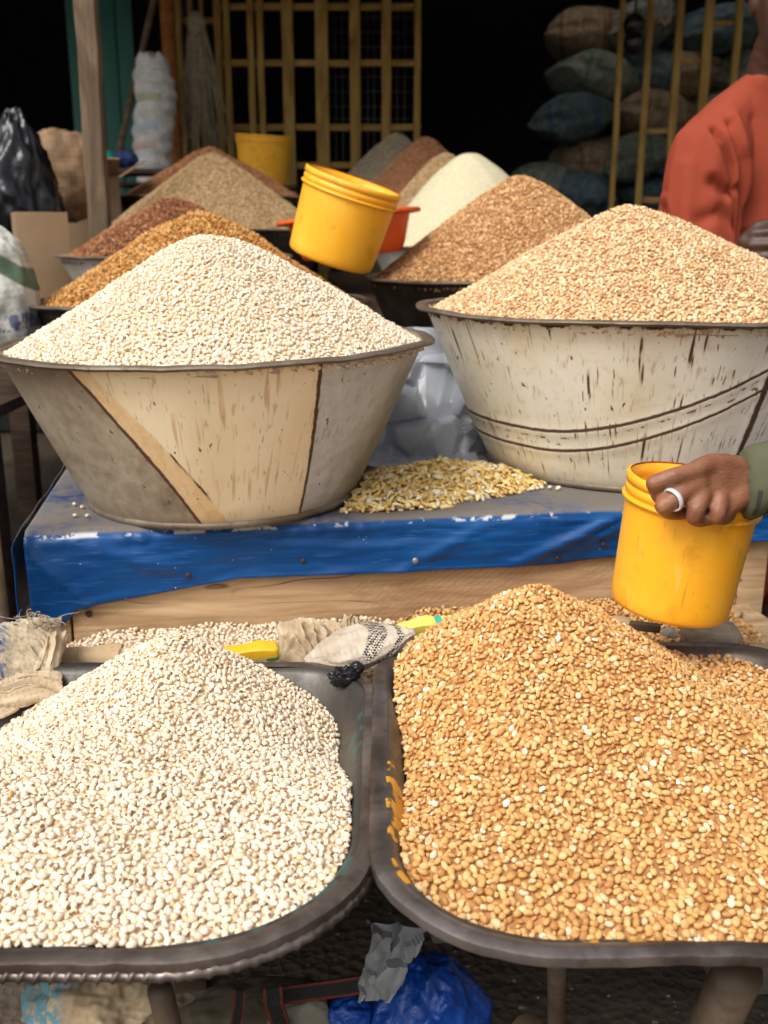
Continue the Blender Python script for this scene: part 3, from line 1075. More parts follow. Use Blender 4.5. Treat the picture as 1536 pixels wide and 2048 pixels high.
def crate(name, label, c, z0, sx, sy, sz):
    root = thing(name, label, 'crate', (c[0], c[1], z0))
    for s in (-1, 1):
        for k in range(2):
            zz = sz * (0.27 + 0.46 * k)
            link('slat', box_mesh('slat', sx, 0.015, sz * 0.4, 0.002), M_DARKWOOD, root, (0, s * (sy / 2 - 0.008), zz))
            link('slat', box_mesh('slat', 0.015, sy - 0.034, sz * 0.4, 0.002), M_DARKWOOD, root, (s * (sx / 2 - 0.008), 0, zz))
    link('lid', box_mesh('lid', sx, sy, 0.016, 0.002), M_DARKWOOD, root, (0, 0, sz + 0.009))
    return root


def rear(label_b, label_h, c, z_base, z_rim, r, z_peak, key, mat, core, seed, **kw):
    basin('metal_basin', label_b, c, z_base, z_rim, r, r * 0.64, mat, None, None, seed, 0.005, 0, 0.005, 0.013)
    return heap('bean_heap', label_h, c, z_rim + 0.002, r - 0.008, z_peak, key, seed=seed, core=core, **kw)


rear('white enamel basin at the end of the golden bean row', 'heap of reddish brown beans in the white enamel basin', (-0.625, 3.09), B_Z + 0.001, 1.080, 0.335, 1.252, 'redb', M_PAN_WHITE, C_REDB, 5)
rear('wide dark basin under the tallest tan heap', 'tallest heap of tan grain on the rear bench', (-0.625, 3.85), B_Z + 0.001, 1.158, 0.425, 1.430, 'tan', M_PAN_DARK, C_TAN, 6, tip=0.045)
crate('wooden_crate', 'low crate under the brown grain basin', (-0.77, 4.72), B_Z, 0.62, 0.5, 0.18)
rear('brown basin propped on a crate behind the tan heap', 'heap of brown grain peeping over the tan heap', (-0.77, 4.72), B_Z + 0.198, 1.300, 0.43, 1.522, 'browng', M_PAN_BROWN, C_BROWN, 7)
mg = Mat('fine_white_flour', 0.9, spec=0.2)
ng_ = mg.noise(mg.tc(), 90, 6, 0.7)
mg.set('Base Color', mg.ramp(ng_, [(0.3, S(182, 172, 140)), (0.6, S(200, 191, 160)), (0.8, S(210, 202, 174))]))
mg.bump(ng_, 0.5, 0.004)
rear('pale basin holding the fine white flour', 'smooth heap of fine off white flour behind the tan brown beans', (0.285, 3.47), B_Z + 0.001, 1.105, 0.33, 1.405, None, M_PAN_WHITE, mg.m, 8, tip=0.11, cat='flour heap')
rear('dark basin right behind the white flour', 'narrow heap of tan grain right behind the white flour', (0.245, 4.15), B_Z + 0.001, 1.19, 0.30, 1.455, 'tan', M_PAN_DARK, C_TAN, 9)
rear('brown basin in the row behind the white flour', 'heap of brown grain between the tan and grey beige heaps', (0.19, 4.82), B_Z + 0.001, 1.27, 0.36, 1.575, 'browng', M_PAN_BROWN, C_BROWN, 10, rfac=0.8)
crate('wooden_crate', 'crate under the grey beige grain basin', (0.06, 5.60), 0, 0.7, 0.6, 1.04)
rear('dark basin farthest back before the lattice', 'heap of grey beige grain farthest back before the lattice', (0.06, 5.60), 1.06, 1.34, 0.39, 1.665, 'grey', M_PAN_DARK, C_GREY, 11, rfac=0.8)

# ------------------------------------------------------------------ wheelbarrows
class Tray:
    def __init__(s, x0, x1, y0, y1, radii, z0, zs):
        s.x0, s.x1, s.y0, s.y1, s.rad, s.z0, s.zs = x0, x1, y0, y1, radii, z0, zs     # radii: front-left, front-right, rear-right, rear-left
        s.cx, s.cy = (x0 + x1) / 2, (y0 + y1) / 2
    def rimz(s, y): return s.z0 + s.zs * (y - s.y0)
    def outline(s, inset, seg=14, straight=26, front=None):
        x0, x1, y0, y1 = s.x0 + inset, s.x1 - inset, s.y0 + (inset if front is None else front), s.y1 - inset
        r = [max(0.015, q - inset * 0.6) for q in s.rad]
        cs = [((x0 + r[0], y0 + r[0]), 180, r[0]), ((x1 - r[1], y0 + r[1]), 270, r[1]), ((x1 - r[2], y1 - r[2]), 0, r[2]), ((x0 + r[3], y1 - r[3]), 90, r[3])]
        pts = []
        for i, ((cx, cy), a0, q) in enumerate(cs):
            arc = [(cx + q * math.cos(R(a0 + 90 * k / seg)), cy + q * math.sin(R(a0 + 90 * k / seg))) for k in range(seg + 1)]
            pts += arc
            (nx, ny), na, nq = cs[(i + 1) % 4]
            e = (nx + nq * math.cos(R(na)), ny + nq * math.sin(R(na)))
            b = arc[-1]
            pts += [(b[0] + (e[0] - b[0]) * k / straight, b[1] + (e[1] - b[1]) * k / straight) for k in range(1, straight)]
        return pts
    def depth_inset(s, d):          # how far the wall has come in at depth d below the rim
        return 0.016 + 0.42 * np.maximum(d, 0)
    def sdf(s, x, y):
        q = np.where(y < s.cy, np.where(x < s.cx, s.rad[0], s.rad[1]), np.where(x < s.cx, s.rad[3], s.rad[2]))
        hx, hy = (s.x1 - s.x0) / 2, (s.y1 - s.y0) / 2
        dx, dy = np.abs(x - s.cx) - hx + q, np.abs(y - s.cy) - hy + q
        return np.hypot(np.maximum(dx, 0), np.maximum(dy, 0)) + np.minimum(np.maximum(dx, dy), 0) - q


def barrow(label, tr, mat, rimmat, rebar, legs, wheel_x):
    root = thing('wheelbarrow', label, 'wheelbarrow', (tr.cx, tr.cy, 0))
    off = Vector((-tr.cx, -tr.cy, 0))
    rows_ = [(0.0, 0.0), (0.012, 0.002), (0.018, -0.006)] + [(0.018 + 0.42 * d, -d) for d in (0.02, 0.05, 0.09, 0.13, 0.17, 0.20)] + [(0.13, -0.222), (0.19, -0.232), (0.23, -0.235)]
    v, f = [], []
    n = None
    for inset, dz in rows_:
        ol = tr.outline(min(inset, 0.23), front=0.012 + 1.25 * max(0, -dz - 0.008) if dz < -0.01 else None)
        n = len(ol)
        for (x, y) in ol:
            j = 0.0025 * noise.noise((x * 14, y * 14, dz * 9)) if dz > -0.21 else 0
            v.append(Vector((x + j, y + j, tr.rimz(y) + dz + j)) + off)
    for r in range(len(rows_) - 1):
        for i in range(n):
            i2 = (i + 1) % n
            f.append((r * n + i, r * n + i2, (r + 1) * n + i2, (r + 1) * n + i))
    f.append(tuple((len(rows_) - 1) * n + i for i in range(n)))
    o = link('tray', pymesh('tray', v, f), mat, root)
    md = o.modifiers.new('thick', 'SOLIDIFY'); md.thickness = 0.003; md.offset = -1
    # turned-over lip, a little battered
    ol = tr.outline(-0.004, 18, 40)
    lv, lf = [], []
    cs = [(0.0135, 0.0020), (0.009, 0.0030), (0.000, 0.0034), (-0.0038, 0.0016), (-0.0046, -0.002), (-0.0044, -0.0065), (-0.002, -0.008), (0.001, -0.005), (0.009, -0.0008)]
    m = len(ol)
    for i, (x, y) in enumerate(ol):
        p0, p1 = ol[i - 1], ol[(i + 1) % m]
        t = Vector((p1[0] - p0[0], p1[1] - p0[1], 0)).normalized()
        nin = Vector((-t.y, t.x, 0))
        w = 0.0014 * noise.noise((x * 22, y * 22, 1)) + 0.0009 * noise.noise((x * 70, y * 70, 2))
        for (a, b) in cs:
            lv.append(Vector((x, y, tr.rimz(y) + b + w)) + nin * (a + w * 0.8) + off)
    c = len(cs)
    for i in range(m):
        i2 = (i + 1) % m
        for k in range(c):
            k2 = (k + 1) % c
            lf.append((i * c + k, i2 * c + k, i2 * c + k2, i * c + k2))
    rm = pymesh('rim', lv, lf)
    rm.set_sharp_from_angle(angle=R(50))
    link('rim', rm, rimmat, root)
    if rebar:
        ol = tr.outline(-0.006, 60, 260)
        link('rebar_edge', tube_mesh('rebar_edge', [Vector((x, y, tr.rimz(y) - 0.0105)) + off for x, y in ol], 0.0045, 10, closed=True, ribs=(0.0022, 520)), M_BARRIM, root)
    for pts, rad in legs:
        link('leg', tube_mesh('leg', [Vector(p) + off for p in pts], rad, 12), M_LEG, root)
    # frame rails under the tray and the wheel at the far end
    for sx in (-0.16, 0.16):
        link('frame_rail', tube_mesh('frame_rail', [(sx, 0.06, 0.338), (sx, 0.14, 0.33), (sx * 0.5, 0.42, 0.21)], 0.017, 10), M_LEG, root)
    w = link('wheel', lathe_mesh('wheel', [(0.14, -0.03), (0.165, -0.035), (0.185, -0.02), (0.19, 0), (0.185, 0.02), (0.165, 0.035), (0.14, 0.03)], 40, closed=True), simple('black_rubber', S(34, 33, 32), 0.8), root, (0, 0.46, 0.192), (0, R(90), 0))
    link('hub', lathe_mesh('hub', [(0.001, -0.04), (0.03, -0.04), (0.035, -0.012), (0.142, -0.012), (0.142, 0.012), (0.035, 0.012), (0.03, 0.04), (0.001, 0.04)], 24), M_LEG, w)
    return root


tl = Tray(-0.612, -0.014, 0.655, 1.245, (0.15, 0.17, 0.10, 0.10), 0.600, -0.03)
tr_ = Tray(-0.006, 0.560, 0.655, 1.305, (0.15, 0.12, 0.10, 0.11), 0.606, -0.03)
g = lambda px, py, Y: tuple(at(px, py, Y))
pl = at(345, 1955, 0.76); pr = at(1405, 1950, 0.80); pd = at(1085, 1945, 0.76)
barrow('wheelbarrow with a green grey tray full of cream beans', tl, M_TRAY_L, M_BARRIM, True,
       [([(pl.x, 0.715, 0.52), (pl.x + 0.006, 0.78, 0.3), (pl.x + 0.01, 0.80, 0.0)], 0.011), ([(-0.50, 0.80, 0.5), (-0.5, 0.82, 0.0)], 0.013)], -0.31)
barrow('wheelbarrow with a yellow flaked tray full of honey brown beans', tr_, M_TRAY_R, M_BARRIM_R, False,
       [([(pr.x, 0.72, 0.535), (pr.x, 0.82, 0.3), (pr.x, 0.84, 0.0)], 0.021),
        ([(pd.x, 0.70, 0.560), (pd.x + 0.016, 0.77, 0.46), (pd.x + 0.05, 0.86, 0.0)], 0.008),
        ([(pd.x - 0.004, 0.80, 0.40), (pd.x + 0.022, 0.84, 0.30), (pd.x + 0.05, 0.9, 0.0)], 0.016)], 0.28)


def smax(a, b, k=0.03):
    d = np.clip(0.5 + 0.5 * (a - b) / k, 0, 1)
    return b * (1 - d) + a * d + k * d * (1 - d)


def h_left(x, y):
    d = np.hypot(x + 0.268, (y - 1.165) * 0.95)
    cone = 0.654 - 0.66 * (np.sqrt(d * d + 0.03 ** 2) - 0.03)
    fan = 0.612 - 0.020 * ((x + 0.30) / 0.29) ** 2 - 0.022 * np.clip((0.83 - y) / 0.17, 0, 1.4) ** 1.5
    fan = fan - 1.45 * np.clip(y - 0.86, 0, 1) ** 2 * np.clip(np.abs(x + 0.27) / 0.20, 0, 1.2)
    return smax(cone, fan, 0.06) - 0.001 + 0.004 * wob(x, y, 16, 1.0) + 0.002 * wob(x, y, 45, 2.0)


def h_right(x, y):
    d = np.hypot(x - 0.200, y - 1.205)
    cone = 0.706 - 0.62 * (np.sqrt(d * d + 0.022 ** 2) - 0.022)
    s = ((x - 0.20) * 0.73 + (y - 1.205) * 0.68)               # distance beyond the ridge, towards rear right
    along = (x - 0.20) * 0.68 - (y - 1.205) * 0.73
    ridge = 0.702 - 0.245 * np.clip(along, 0, 2) + 0.5 * np.clip(along, -2, 0) - 0.62 * np.clip(s, 0, 2) - 0.155 * np.clip(-s, 0, 2)
    left = 0.80 * np.clip(0.15 - x, 0, 1) * np.clip((y - 0.80) / 0.25, 0, 1)
    fan = ridge - left
    front = 0.599 + 0.03 * np.clip((y - 0.66) / 0.2, 0, 1)
    lo = 0.560 + 0.10 * np.clip((y - 1.10), 0, 1) + 0 * x
    z = smax(cone, fan, 0.03)
    z = smax(z, lo, 0.02)
    # filled just to the brim along the near edge
    cap = 0.604 + 0.42 * np.clip(y - 0.675, 0, 2) ** 1.0
    z = -smax(-z, -cap, 0.03)
    return z + 0.003 * wob(x, y, 17, 3.0) + 0.002 * wob(x, y, 48, 5.0)


def barrow_heap(label, tr, h, key, core, zone):
    root = thing('bean_heap', label, 'bean heap', (tr.cx, tr.cy, 0))
    M = Matrix.Translation((tr.cx, tr.cy, 0))
    hl = lambda x, y: h(x + tr.cx, y + tr.cy)
    def ins(x, y, z, e=0.004, dd=0.0):
        X, Y = x + tr.cx, y + tr.cy
        drop = tr.z0 + tr.zs * (Y - tr.y0) - z + dd
        return (-tr.sdf(X, Y) > tr.depth_inset(drop) + e) & (drop < 0.2) & (Y - tr.y0 > 0.013 + e + 1.2 * np.maximum(drop, 0))
    L = PROTO[key][2]
    bb = (tr.x0 - tr.cx, tr.x1 - tr.cx, tr.y0 - tr.cy, tr.y1 - tr.cy)
    P, N, t = scatter(hl, bb, ins, L * (0.585 if key == 'cream' else 0.605), 0.0065, M)
    fill(root, key, P, N, t, M, 300, zone=zone)
    core_grid('core', hl, bb, lambda x, y, z: ins(x, y, z, 0.0, 0.005), L * 0.46, core, root, 150)
    return root


barrow_heap('heap of cream black eyed beans in the green grey wheelbarrow', tl, h_left, 'cream', C_CREAM, None)
barrow_heap('heap of honey brown beans in the yellow flaked wheelbarrow', tr_, h_right, 'honey', C_HONEY, None)


# beans spilt on the ledge between barrows and table
def spill(label, u0, u1, key, core, amt, seed):
    root = thing('spilled_beans', label, 'spilled beans', (0, 0, 0))
    ca, sa = math.cos(TA), math.sin(TA)
    def uw(x, y):
        dx, dy = x - T0.x, y - T0.y
        return dx * ca + dy * sa, -dx * sa + dy * ca
    def h(x, y):
        u, w = uw(x, y)
        q = np.clip((u - u0) / 0.06, 0, 1) * np.clip((u1 - u) / 0.06, 0, 1)
        return 0.5380 + (0.0075 + amt * np.clip(1 + w / 0.13, 0, 1) + 0.006 * wob(x, y, 19, seed)) * q
    def ins(x, y, z):
        u, w = uw(x, y)
        return (u > u0) & (u < u1) & (w < -0.004) & (w > -0.205) & (z > 0.5405 + 0.004 * wob(x, y, 60, seed))
    L = PROTO[key][2]
    P0, P1 = tw(u0, -0.2), tw(u1, 0.0)
    bb = (min(P0.x, P1.x) - 0.03, max(P0.x, P1.x) + 0.04, min(P0.y, P1.y) - 0.04, max(P0.y, P1.y) + 0.02)
    P, N, t = scatter(h, bb, ins, L * 0.66, 0.007, Matrix.Identity(4))
    fill(root, key, P, N, t, Matrix.Identity(4), 60)
    core_grid('core', h, bb, ins, L * 0.8, core, root, 70)


spill('strip of spilled cream beans along the foot of the plank', 0.03, 0.56, 'cream', C_CREAM, 0.012, 1.0)
spill('strip of spilled honey brown beans along the foot of the plank', 0.53, 1.12, 'honey', C_HONEY, 0.018, 4.0)


# ------------------------------------------------------------------ buckets
def mat_bucket(name, a, b):
    m = Mat(name, 0.38, spec=0.45)
    p = m.tc()
    n = m.noise(p, 9, 5); f = m.noise(m.mp(p, (1, 1, 0.3)), 70, 4)
    c = m.mix(m.step(n, 0.35, 0.7), a, b)
    c = m.mix(m.math('MULTIPLY', m.step(m.noise(m.mp(p, loc=(2, 1, 0)), 24, 4), 0.56, 0.72), 0.30), c, S(150, 104, 38))
    sc_ = m.noise(m.mp(p, (1, 1, 0.12), (0.5, 0.3, 0)), 160, 2)
    c = m.mix(m.math('MULTIPLY', m.step(sc_, 0.66, 0.70), 0.5), c, S(190, 134, 50))
    c = m.mix(m.math('MULTIPLY', m.step(f, 0.62, 0.72), 0.22), c, S(250, 214, 130))
    m.set('Base Color', c)
    m.set('Roughness', m.math('ADD', 0.3, m.math('MULTIPLY', f, 0.25)))
    m.bump(m.math('ADD', m.math('MULTIPLY', n, 1.5), m.math('MULTIPLY', f, 0.3)), 0.2, 0.003)
    return m.m


M_YEL = mat_bucket('yellow_plastic', S(248, 176, 36), S(252, 188, 60))
M_ORA = mat_bucket('orange_plastic', S(206, 76, 22), S(222, 90, 30))


def bucket(label, base, top, r_base, r_top, mat, sub='bucket', flare=False):
    base, top = Vector(base), Vector(top)
    ax = (top - base); H = ax.length
    root = thing(sub, label, 'bucket' if sub == 'bucket' else 'basin', base)
    root.rotation_euler = ax.to_track_quat('Z', 'Y').to_euler()
    t = 0.0025
    def rr(z): return r_base + (r_top - r_base) * z / H
    out = [(r_base - 0.008, 0.0), (r_base - 0.003, 0.002), (r_base, 0.008)] + [(rr(z), z) for z in np.linspace(0.02, H * 0.84, 10)]
    z1 = H * 0.86
    inn = [(rr(z) - t, z) for z in np.linspace(H - 0.001, 0.006, 12)] + [(0.001, 0.005)]
    link('body', lathe_mesh('body', [(0.001, 0.0)] + out + [(rr(H) - 0.0005, H - 0.002)] + inn, 72), mat, root)
    if not flare:
        def ring(z, h, w, nm):
            pr = [(rr(z) - 0.001, z), (rr(z) + w, z + 0.0012), (rr(z + h) + w, z + h - 0.0015), (rr(z + h) - 0.001, z + h)]
            link(nm, lathe_mesh(nm, pr, 72), mat, root)
        ring(H - 0.0125, 0.0135, 0.0028, 'rim')
        ring(H - 0.034, 0.0065, 0.0056, 'collar_ridge')
        ring(H - 0.026, 0.012, 0.0022, 'collar_band')
    else:
        pr = [(rr(H) - 0.003, H - 0.004), (rr(H) + 0.004, H + 0.003), (rr(H) + 0.022, H + 0.001), (rr(H) + 0.026, H - 0.006), (rr(H) + 0.022, H - 0.010), (rr(H) + 0.018, H - 0.006), (rr(H) - 0.001, H - 0.006)]
        link('rim', lathe_mesh('rim', pr, 72), mat, root)
    return root


bucket('yellow bucket held in a hand above the honey brown beans', at(1337, 1212, 1.275), at(1392, 960, 1.268), 0.0785, 0.0855, M_YEL)
bucket('yellow bucket leaning on the golden brown bean heap', at(660, 520, 2.27), at(708, 360, 2.25), 0.094, 0.104, M_YEL)
bucket('yellow bucket standing before the lattice behind the tan heap', at(526, 372, 5.36), at(528, 270, 5.34), 0.118, 0.141, M_YEL)
crate('wooden_crate', 'crate under the yellow bucket before the lattice', (at(526, 372, 5.36).x, 5.36), 0, 0.36, 0.36, at(526, 372, 5.36).z - 0.019)
bucket('shallow orange plastic basin behind the leaning yellow bucket', at(706, 512, 2.66), at(697, 430, 2.66), 0.130, 0.160, M_ORA, 'plastic_basin', True)

# ------------------------------------------------------------------ dried yellow chips on the sheet
M_CHIP = mat_bean('dried_yellow_chip', [(0.0, S(206, 162, 88)), (0.3, S(232, 198, 122)), (0.65, S(240, 214, 148)), (0.9, S(244, 228, 186)), (1.0, S(244, 238, 222))], rough=0.6)


def chip_mesh(name, L, W, seed):
    rr = random.Random(seed)
    v, f = [], []
    n = 6
    for side in (0, 1):
        for i in range(n + 1):
            t = -1 + 2 * i / n
            w = W * 0.5 * (1 - t * t * 0.85) * (1 + 0.3 * rr.uniform(-1, 1))
            for s in (-1, 0, 1):
                z = 0.18 * L * (1 - t * t) + 0.12 * W * (s * s) * -2 + (0.0018 if side else 0)
                v.append((t * L / 2, s * w, z + rr.uniform(-1, 1) * 0.0008))
    m = (n + 1) * 3
    for i in range(n):
        for s in range(2):
            a = i * 3 + s
            f.append((a, a + 1, a + 4, a + 3)); f.append((m + a, m + a + 3, m + a + 4, m + a + 1))
    for i in range(n):
        for s in (0, 2):
            a = i * 3 + s
            q = (a, a + 3, m + a + 3, m + a)
            f.append(q if s == 0 else q[::-1])
    f.append((0, m, m + 1, 1)); f.append((1, m + 1, m + 2, 2))
    e = n * 3
    f.append((e, e + 1, m + e + 1, m + e)); f.append((e + 1, e + 2, m + e + 2, m + e + 1))
    me = pymesh(name, v, f)
    me.materials.append(M_CHIP)
    return me


co = []
for i, (L, W) in enumerate(((0.013, 0.0075), (0.017, 0.007), (0.011, 0.008), (0.023, 0.008), (0.009, 0.007))):
    co.append(bpy.data.objects.new('chip_shape', chip_mesh('chip', L, W, i)))
PROTO['chip'] = (co, instancer('chip_scatter', co), 0.016)
ca_, sa_ = math.cos(TA), math.sin(TA)


def h_chip(x, y):
    d = np.sqrt(((x - 0.095) / 0.205) ** 2 + ((y - 1.69 - 0.25 * (x - 0.09)) / 0.125) ** 2)
    d2 = np.sqrt(((x + 0.015) / 0.14) ** 2 + ((y - 1.59) / 0.085) ** 2)
    z = 0.044 * np.clip(1 - d, 0, 1) ** 0.9
    z2 = 0.026 * np.clip(1 - d2, 0, 1) ** 0.9
    return TT + 0.002 + np.maximum(z, z2) + 0.003 * wob(x, y, 60, 2.0) * (np.maximum(z, z2) > 0.006)


def in_chip(x, y, z):
    u = (x - T0.x) * ca_ + (y - T0.y) * sa_; w = -(x - T0.x) * sa_ + (y - T0.y) * ca_
    base = (np.hypot(x + 0.269, y - 1.64) > 0.236) & (np.hypot(x - 0.482, y - 1.905) > 0.292)
    return (z > TT + 0.0035) & (w > 0.02) & base


ch = thing('chip_pile', 'pile of dried yellow chips on the blue sheet between the front basins', 'dried chips', (0, 0, 0))
P, N, t = scatter(h_chip, (-0.18, 0.33, 1.47, 1.88), in_chip, 0.0068, 0.007, Matrix.Identity(4))
fill(ch, 'chip', P, N, t, Matrix.Identity(4), 300, 'chip', 'chip_mass', 0.25)
core_grid('core', h_chip, (-0.18, 0.33, 1.47, 1.88), in_chip, 0.006, core_mat('chip_core', S(206, 178, 112)), ch, 50)

# loose beans on the sheet and ledge
k = 0
LOOSE = [('left', u, w) for u, w in ((0.055, 0.06), (0.075, 0.055), (0.098, 0.045), (0.122, 0.036), (0.13, 0.036), (0.15, 0.030), (0.165, 0.024), (0.205, 0.02), (0.30, 0.012), (0.47, 0.013), (0.515, 0.018), (0.53, 0.024), (0.545, 0.02), (0.558, 0.03), (0.06, 0.11), (0.045, 0.13))]
LOOSE += [('right', u, w) for u, w in ((0.79, 0.115), (0.80, 0.112), (0.812, 0.116), (0.822, 0.120), (0.835, 0.118), (0.85, 0.114), (0.845, 0.106))]
for side, u, w in LOOSE:
    q = tw(u, w, TT + 0.0035)
    if math.hypot(q.x + 0.269, q.y - 1.64) < 0.231: continue
    o = bpy.data.objects.new('loose_bean', PROTO['pale'][0][k % 3].data)
    COL.objects.link(o)
    o.location = q
    o.rotation_euler = (rng.uniform(-0.3, 0.3), rng.uniform(-0.3, 0.3), rng.uniform(0, 6.28))
    tag(o, 'loose cream bean fallen beside the corner basin' if side == 'left' else 'loose cream bean by the foot of the striped basin', 'bean', 'loose beans by the corner basin' if side == 'left' else 'loose beans by the striped basin')
    k += 1


# ------------------------------------------------------------------ clear plastic bag between the basins
def mat_clear():
    m = Mat('crumpled_clear_plastic', 0.22)
    t = m.t
    tr = m.n('BsdfTransparent'); tr.inputs[0].default_value = (0.90, 0.92, 0.94, 1)
    m.set('Base Color', S(190, 195, 204)); m.set('Specular IOR Level', 0.9)
    m.bump(m.noise(m.tc(), 25, 4), 0.25, 0.004)
    mx = m.n('MixShader')
    lw = m.n('LayerWeight'); lw.inputs[0].default_value = 0.45
    m._in(mx.inputs[0], m.math('ADD', 0.42, m.math('MULTIPLY', lw.outputs['Facing'], 0.45), clamp=True))
    t.links.new(tr.outputs[0], mx.inputs[1]); t.links.new(m.b.outputs[0], mx.inputs[2])
    t.links.new(mx.outputs[0], m.out.inputs[0])
    return m.m


M_CLEAR = mat_clear()


def facet(p, sc, seed):
    """creased, flat-faceted relief"""
    d, c = noise.voronoi(Vector(p) * sc + Vector((seed, seed * 2, 0)))
    q = Vector(c[0])
    return (d[1] - d[0]), noise.cell(q * 13.7)


def bag_sheet(a, b):
    # a across, b upward; leans against the striped basin, filled with air
    x = -0.055 + 0.27 * a
    z = TT + 0.004 + 0.235 * b
    bulge = 0.10 * math.sin(math.pi * min(1, a * 0.9 + 0.05)) * (1 - b) ** 0.7
    y = 1.985 - bulge + 0.10 * b * (1 - a)
    d, c = facet((x, 0.3, z), 15, 3)
    y += 0.035 * (c - 0.5) * min(1, d * 4) + 0.012 * noise.noise((x * 20, z * 20, 1))
    x += 0.012 * noise.noise((x * 18, z * 14, 5)) + (0.04 * b if a > 0.5 else 0)
    return Vector((x, y, z))


bagr = thing('clear_plastic_bag', 'crumpled clear plastic bag standing between the two front basins', 'plastic bag', (0, 0, 0))
link('film', grid_mesh('film', 60, 60, bag_sheet, False), M_CLEAR, bagr)
link('film_back', grid_mesh('film_back', 40, 40, lambda a, b: bag_sheet(1 - a, b) + Vector((0.0, 0.05 + 0.02 * noise.noise((a * 5, b * 5, 3)), 0.0)), False), M_CLEAR, bagr)


def flat_film(a, b):
    x = -0.07 + 0.25 * a; y = 1.78 + 0.18 * b
    return Vector((x, y, TT + 0.004 + 0.012 * max(0, noise.noise((x * 16, y * 16, 2))) + 0.004 * noise.noise((x * 50, y * 40, 3)) + 0.004))


link('film_tail', grid_mesh('film_tail', 40, 30, flat_film, False), M_CLEAR, bagr)


# ------------------------------------------------------------------ sacking, packets and scraps on the ledge
def mat_sack(name, a, b, weave=260, prints=None):
    m = Mat(name, 0.75, spec=0.25)
    p = m.tc()
    n = m.noise(p, 22, 5); w1 = m.wave(p, weave / 6.28, 0.4, 1, 1, direction='X'); w2 = m.wave(p, weave / 6.28, 0.4, 1, 1, direction='Z')
    c = m.mix(m.step(n, 0.3, 0.7), a, b)
    w = m.math('MULTIPLY', w1, w2)
    c = m.mix(m.math('MULTIPLY', w, 0.25), c, (*[q * 0.5 for q in a[:3]], 1))
    if prints: c = prints(m, p, c)
    m.set('Base Color', c)
    m.bump(w, 0.3, 0.001)
    m.bump(m.noise(p, 50, 5), 0.4, 0.004)
    return m.m


def print_checks(m, p, c):
    ck = m.n('TexChecker'); m._in(ck.inputs[0], m.mp(p, (1, 1, 1), (0, 0.3, 0.0))); ck.inputs['Scale'].default_value = 330
    s = m.sep(m.mp(p, (1, 1, 1), (0, R(22), 0)))
    d1 = m.math('ABSOLUTE', m.math('SUBTRACT', s[2], 0.007))
    d2 = m.math('ABSOLUTE', m.math('ADD', s[2], 0.014))
    band = m.math('MAXIMUM', m.math('SUBTRACT', 1.0, m.step(d1, 0.006, 0.008)), m.math('SUBTRACT', 1.0, m.step(d2, 0.003, 0.0045)))
    band = m.math('MULTIPLY', band, m.step(s[0], 0.0, 0.012))
    return m.mix(m.math('MULTIPLY', band, ck.outputs['Fac']), c, S(38, 38, 46))


def print_blue(m, p, c):
    s = m.sep(p)
    band = m.math('MULTIPLY', m.math('SUBTRACT', 1.0, m.step(m.math('ABSOLUTE', m.math('ADD', s[0], 0.03)), 0.014, 0.03)), m.step(m.noise(m.mp(p, (1, 1, 3)), 60, 4), 0.42, 0.55))
    return m.mix(band, c, S(92, 104, 126))


def print_teal(m, p, c):
    s = m.sep(p)
    b = m.math('SUBTRACT', 1.0, m.step(m.math('ADD', s[0], m.math('MULTIPLY', m.noise(p, 30, 3), 0.05)), -0.005, 0.01))
    b = m.math('MULTIPLY', b, m.step(m.noise(p, 160, 2), 0.38, 0.5))
    return m.mix(b, c, S(106, 150, 160))


M_SACK = mat_sack('beige_sacking', S(170, 148, 118), S(204, 186, 158))
M_SACKC = mat_sack('checked_sacking', S(172, 158, 138), S(208, 196, 178), prints=print_checks)
M_SACKB = mat_sack('blue_striped_sacking', S(158, 142, 118), S(192, 176, 150), prints=print_blue)
M_SACKT = mat_sack('teal_striped_sacking', S(176, 150, 116), S(212, 188, 152), prints=print_teal)
M_PAPER = simple('brown_paper', S(186, 160, 122), 0.7, 0, 0.12, 12, 0.3, 50)
M_GREYSACK = mat_sack('grey_cloth', S(150, 136, 118), S(182, 168, 148), weave=420)
M_BLACKBAG = simple('black_plastic', S(20, 22, 26), 0.28, 0, 0.4, 20, 0.5, 30, bdist=0.01)
M_BLUEBAG = simple('blue_bag_plastic', S(14, 70, 160), 0.35, 0, 0.3, 8, 0.6, 24, bdist=0.012)
M_TISSUE = simple('white_tissue', S(214, 212, 208), 0.8, 0, 0.1, 30, 0.5, 60)


def lump(name, label, cat, px, py, Y, size, mat, rot=(0, 0, 0), dz=0.0, **kw):
    c = at(px, py, Y) + Vector((0, 0, dz))
    o = link(name, lump_mesh(name, *size, **kw), mat, None, c, rot)
    return tag(o, label, cat)


LZ = 0.540
def point_x(sx, k=0.9):
    def f(w):
        q = min(1, abs(w.x) / (sx * 1.15))
        s = 1 - k * q ** 2.2
        return Vector((w.x, w.y * s, w.z * s))
    return f


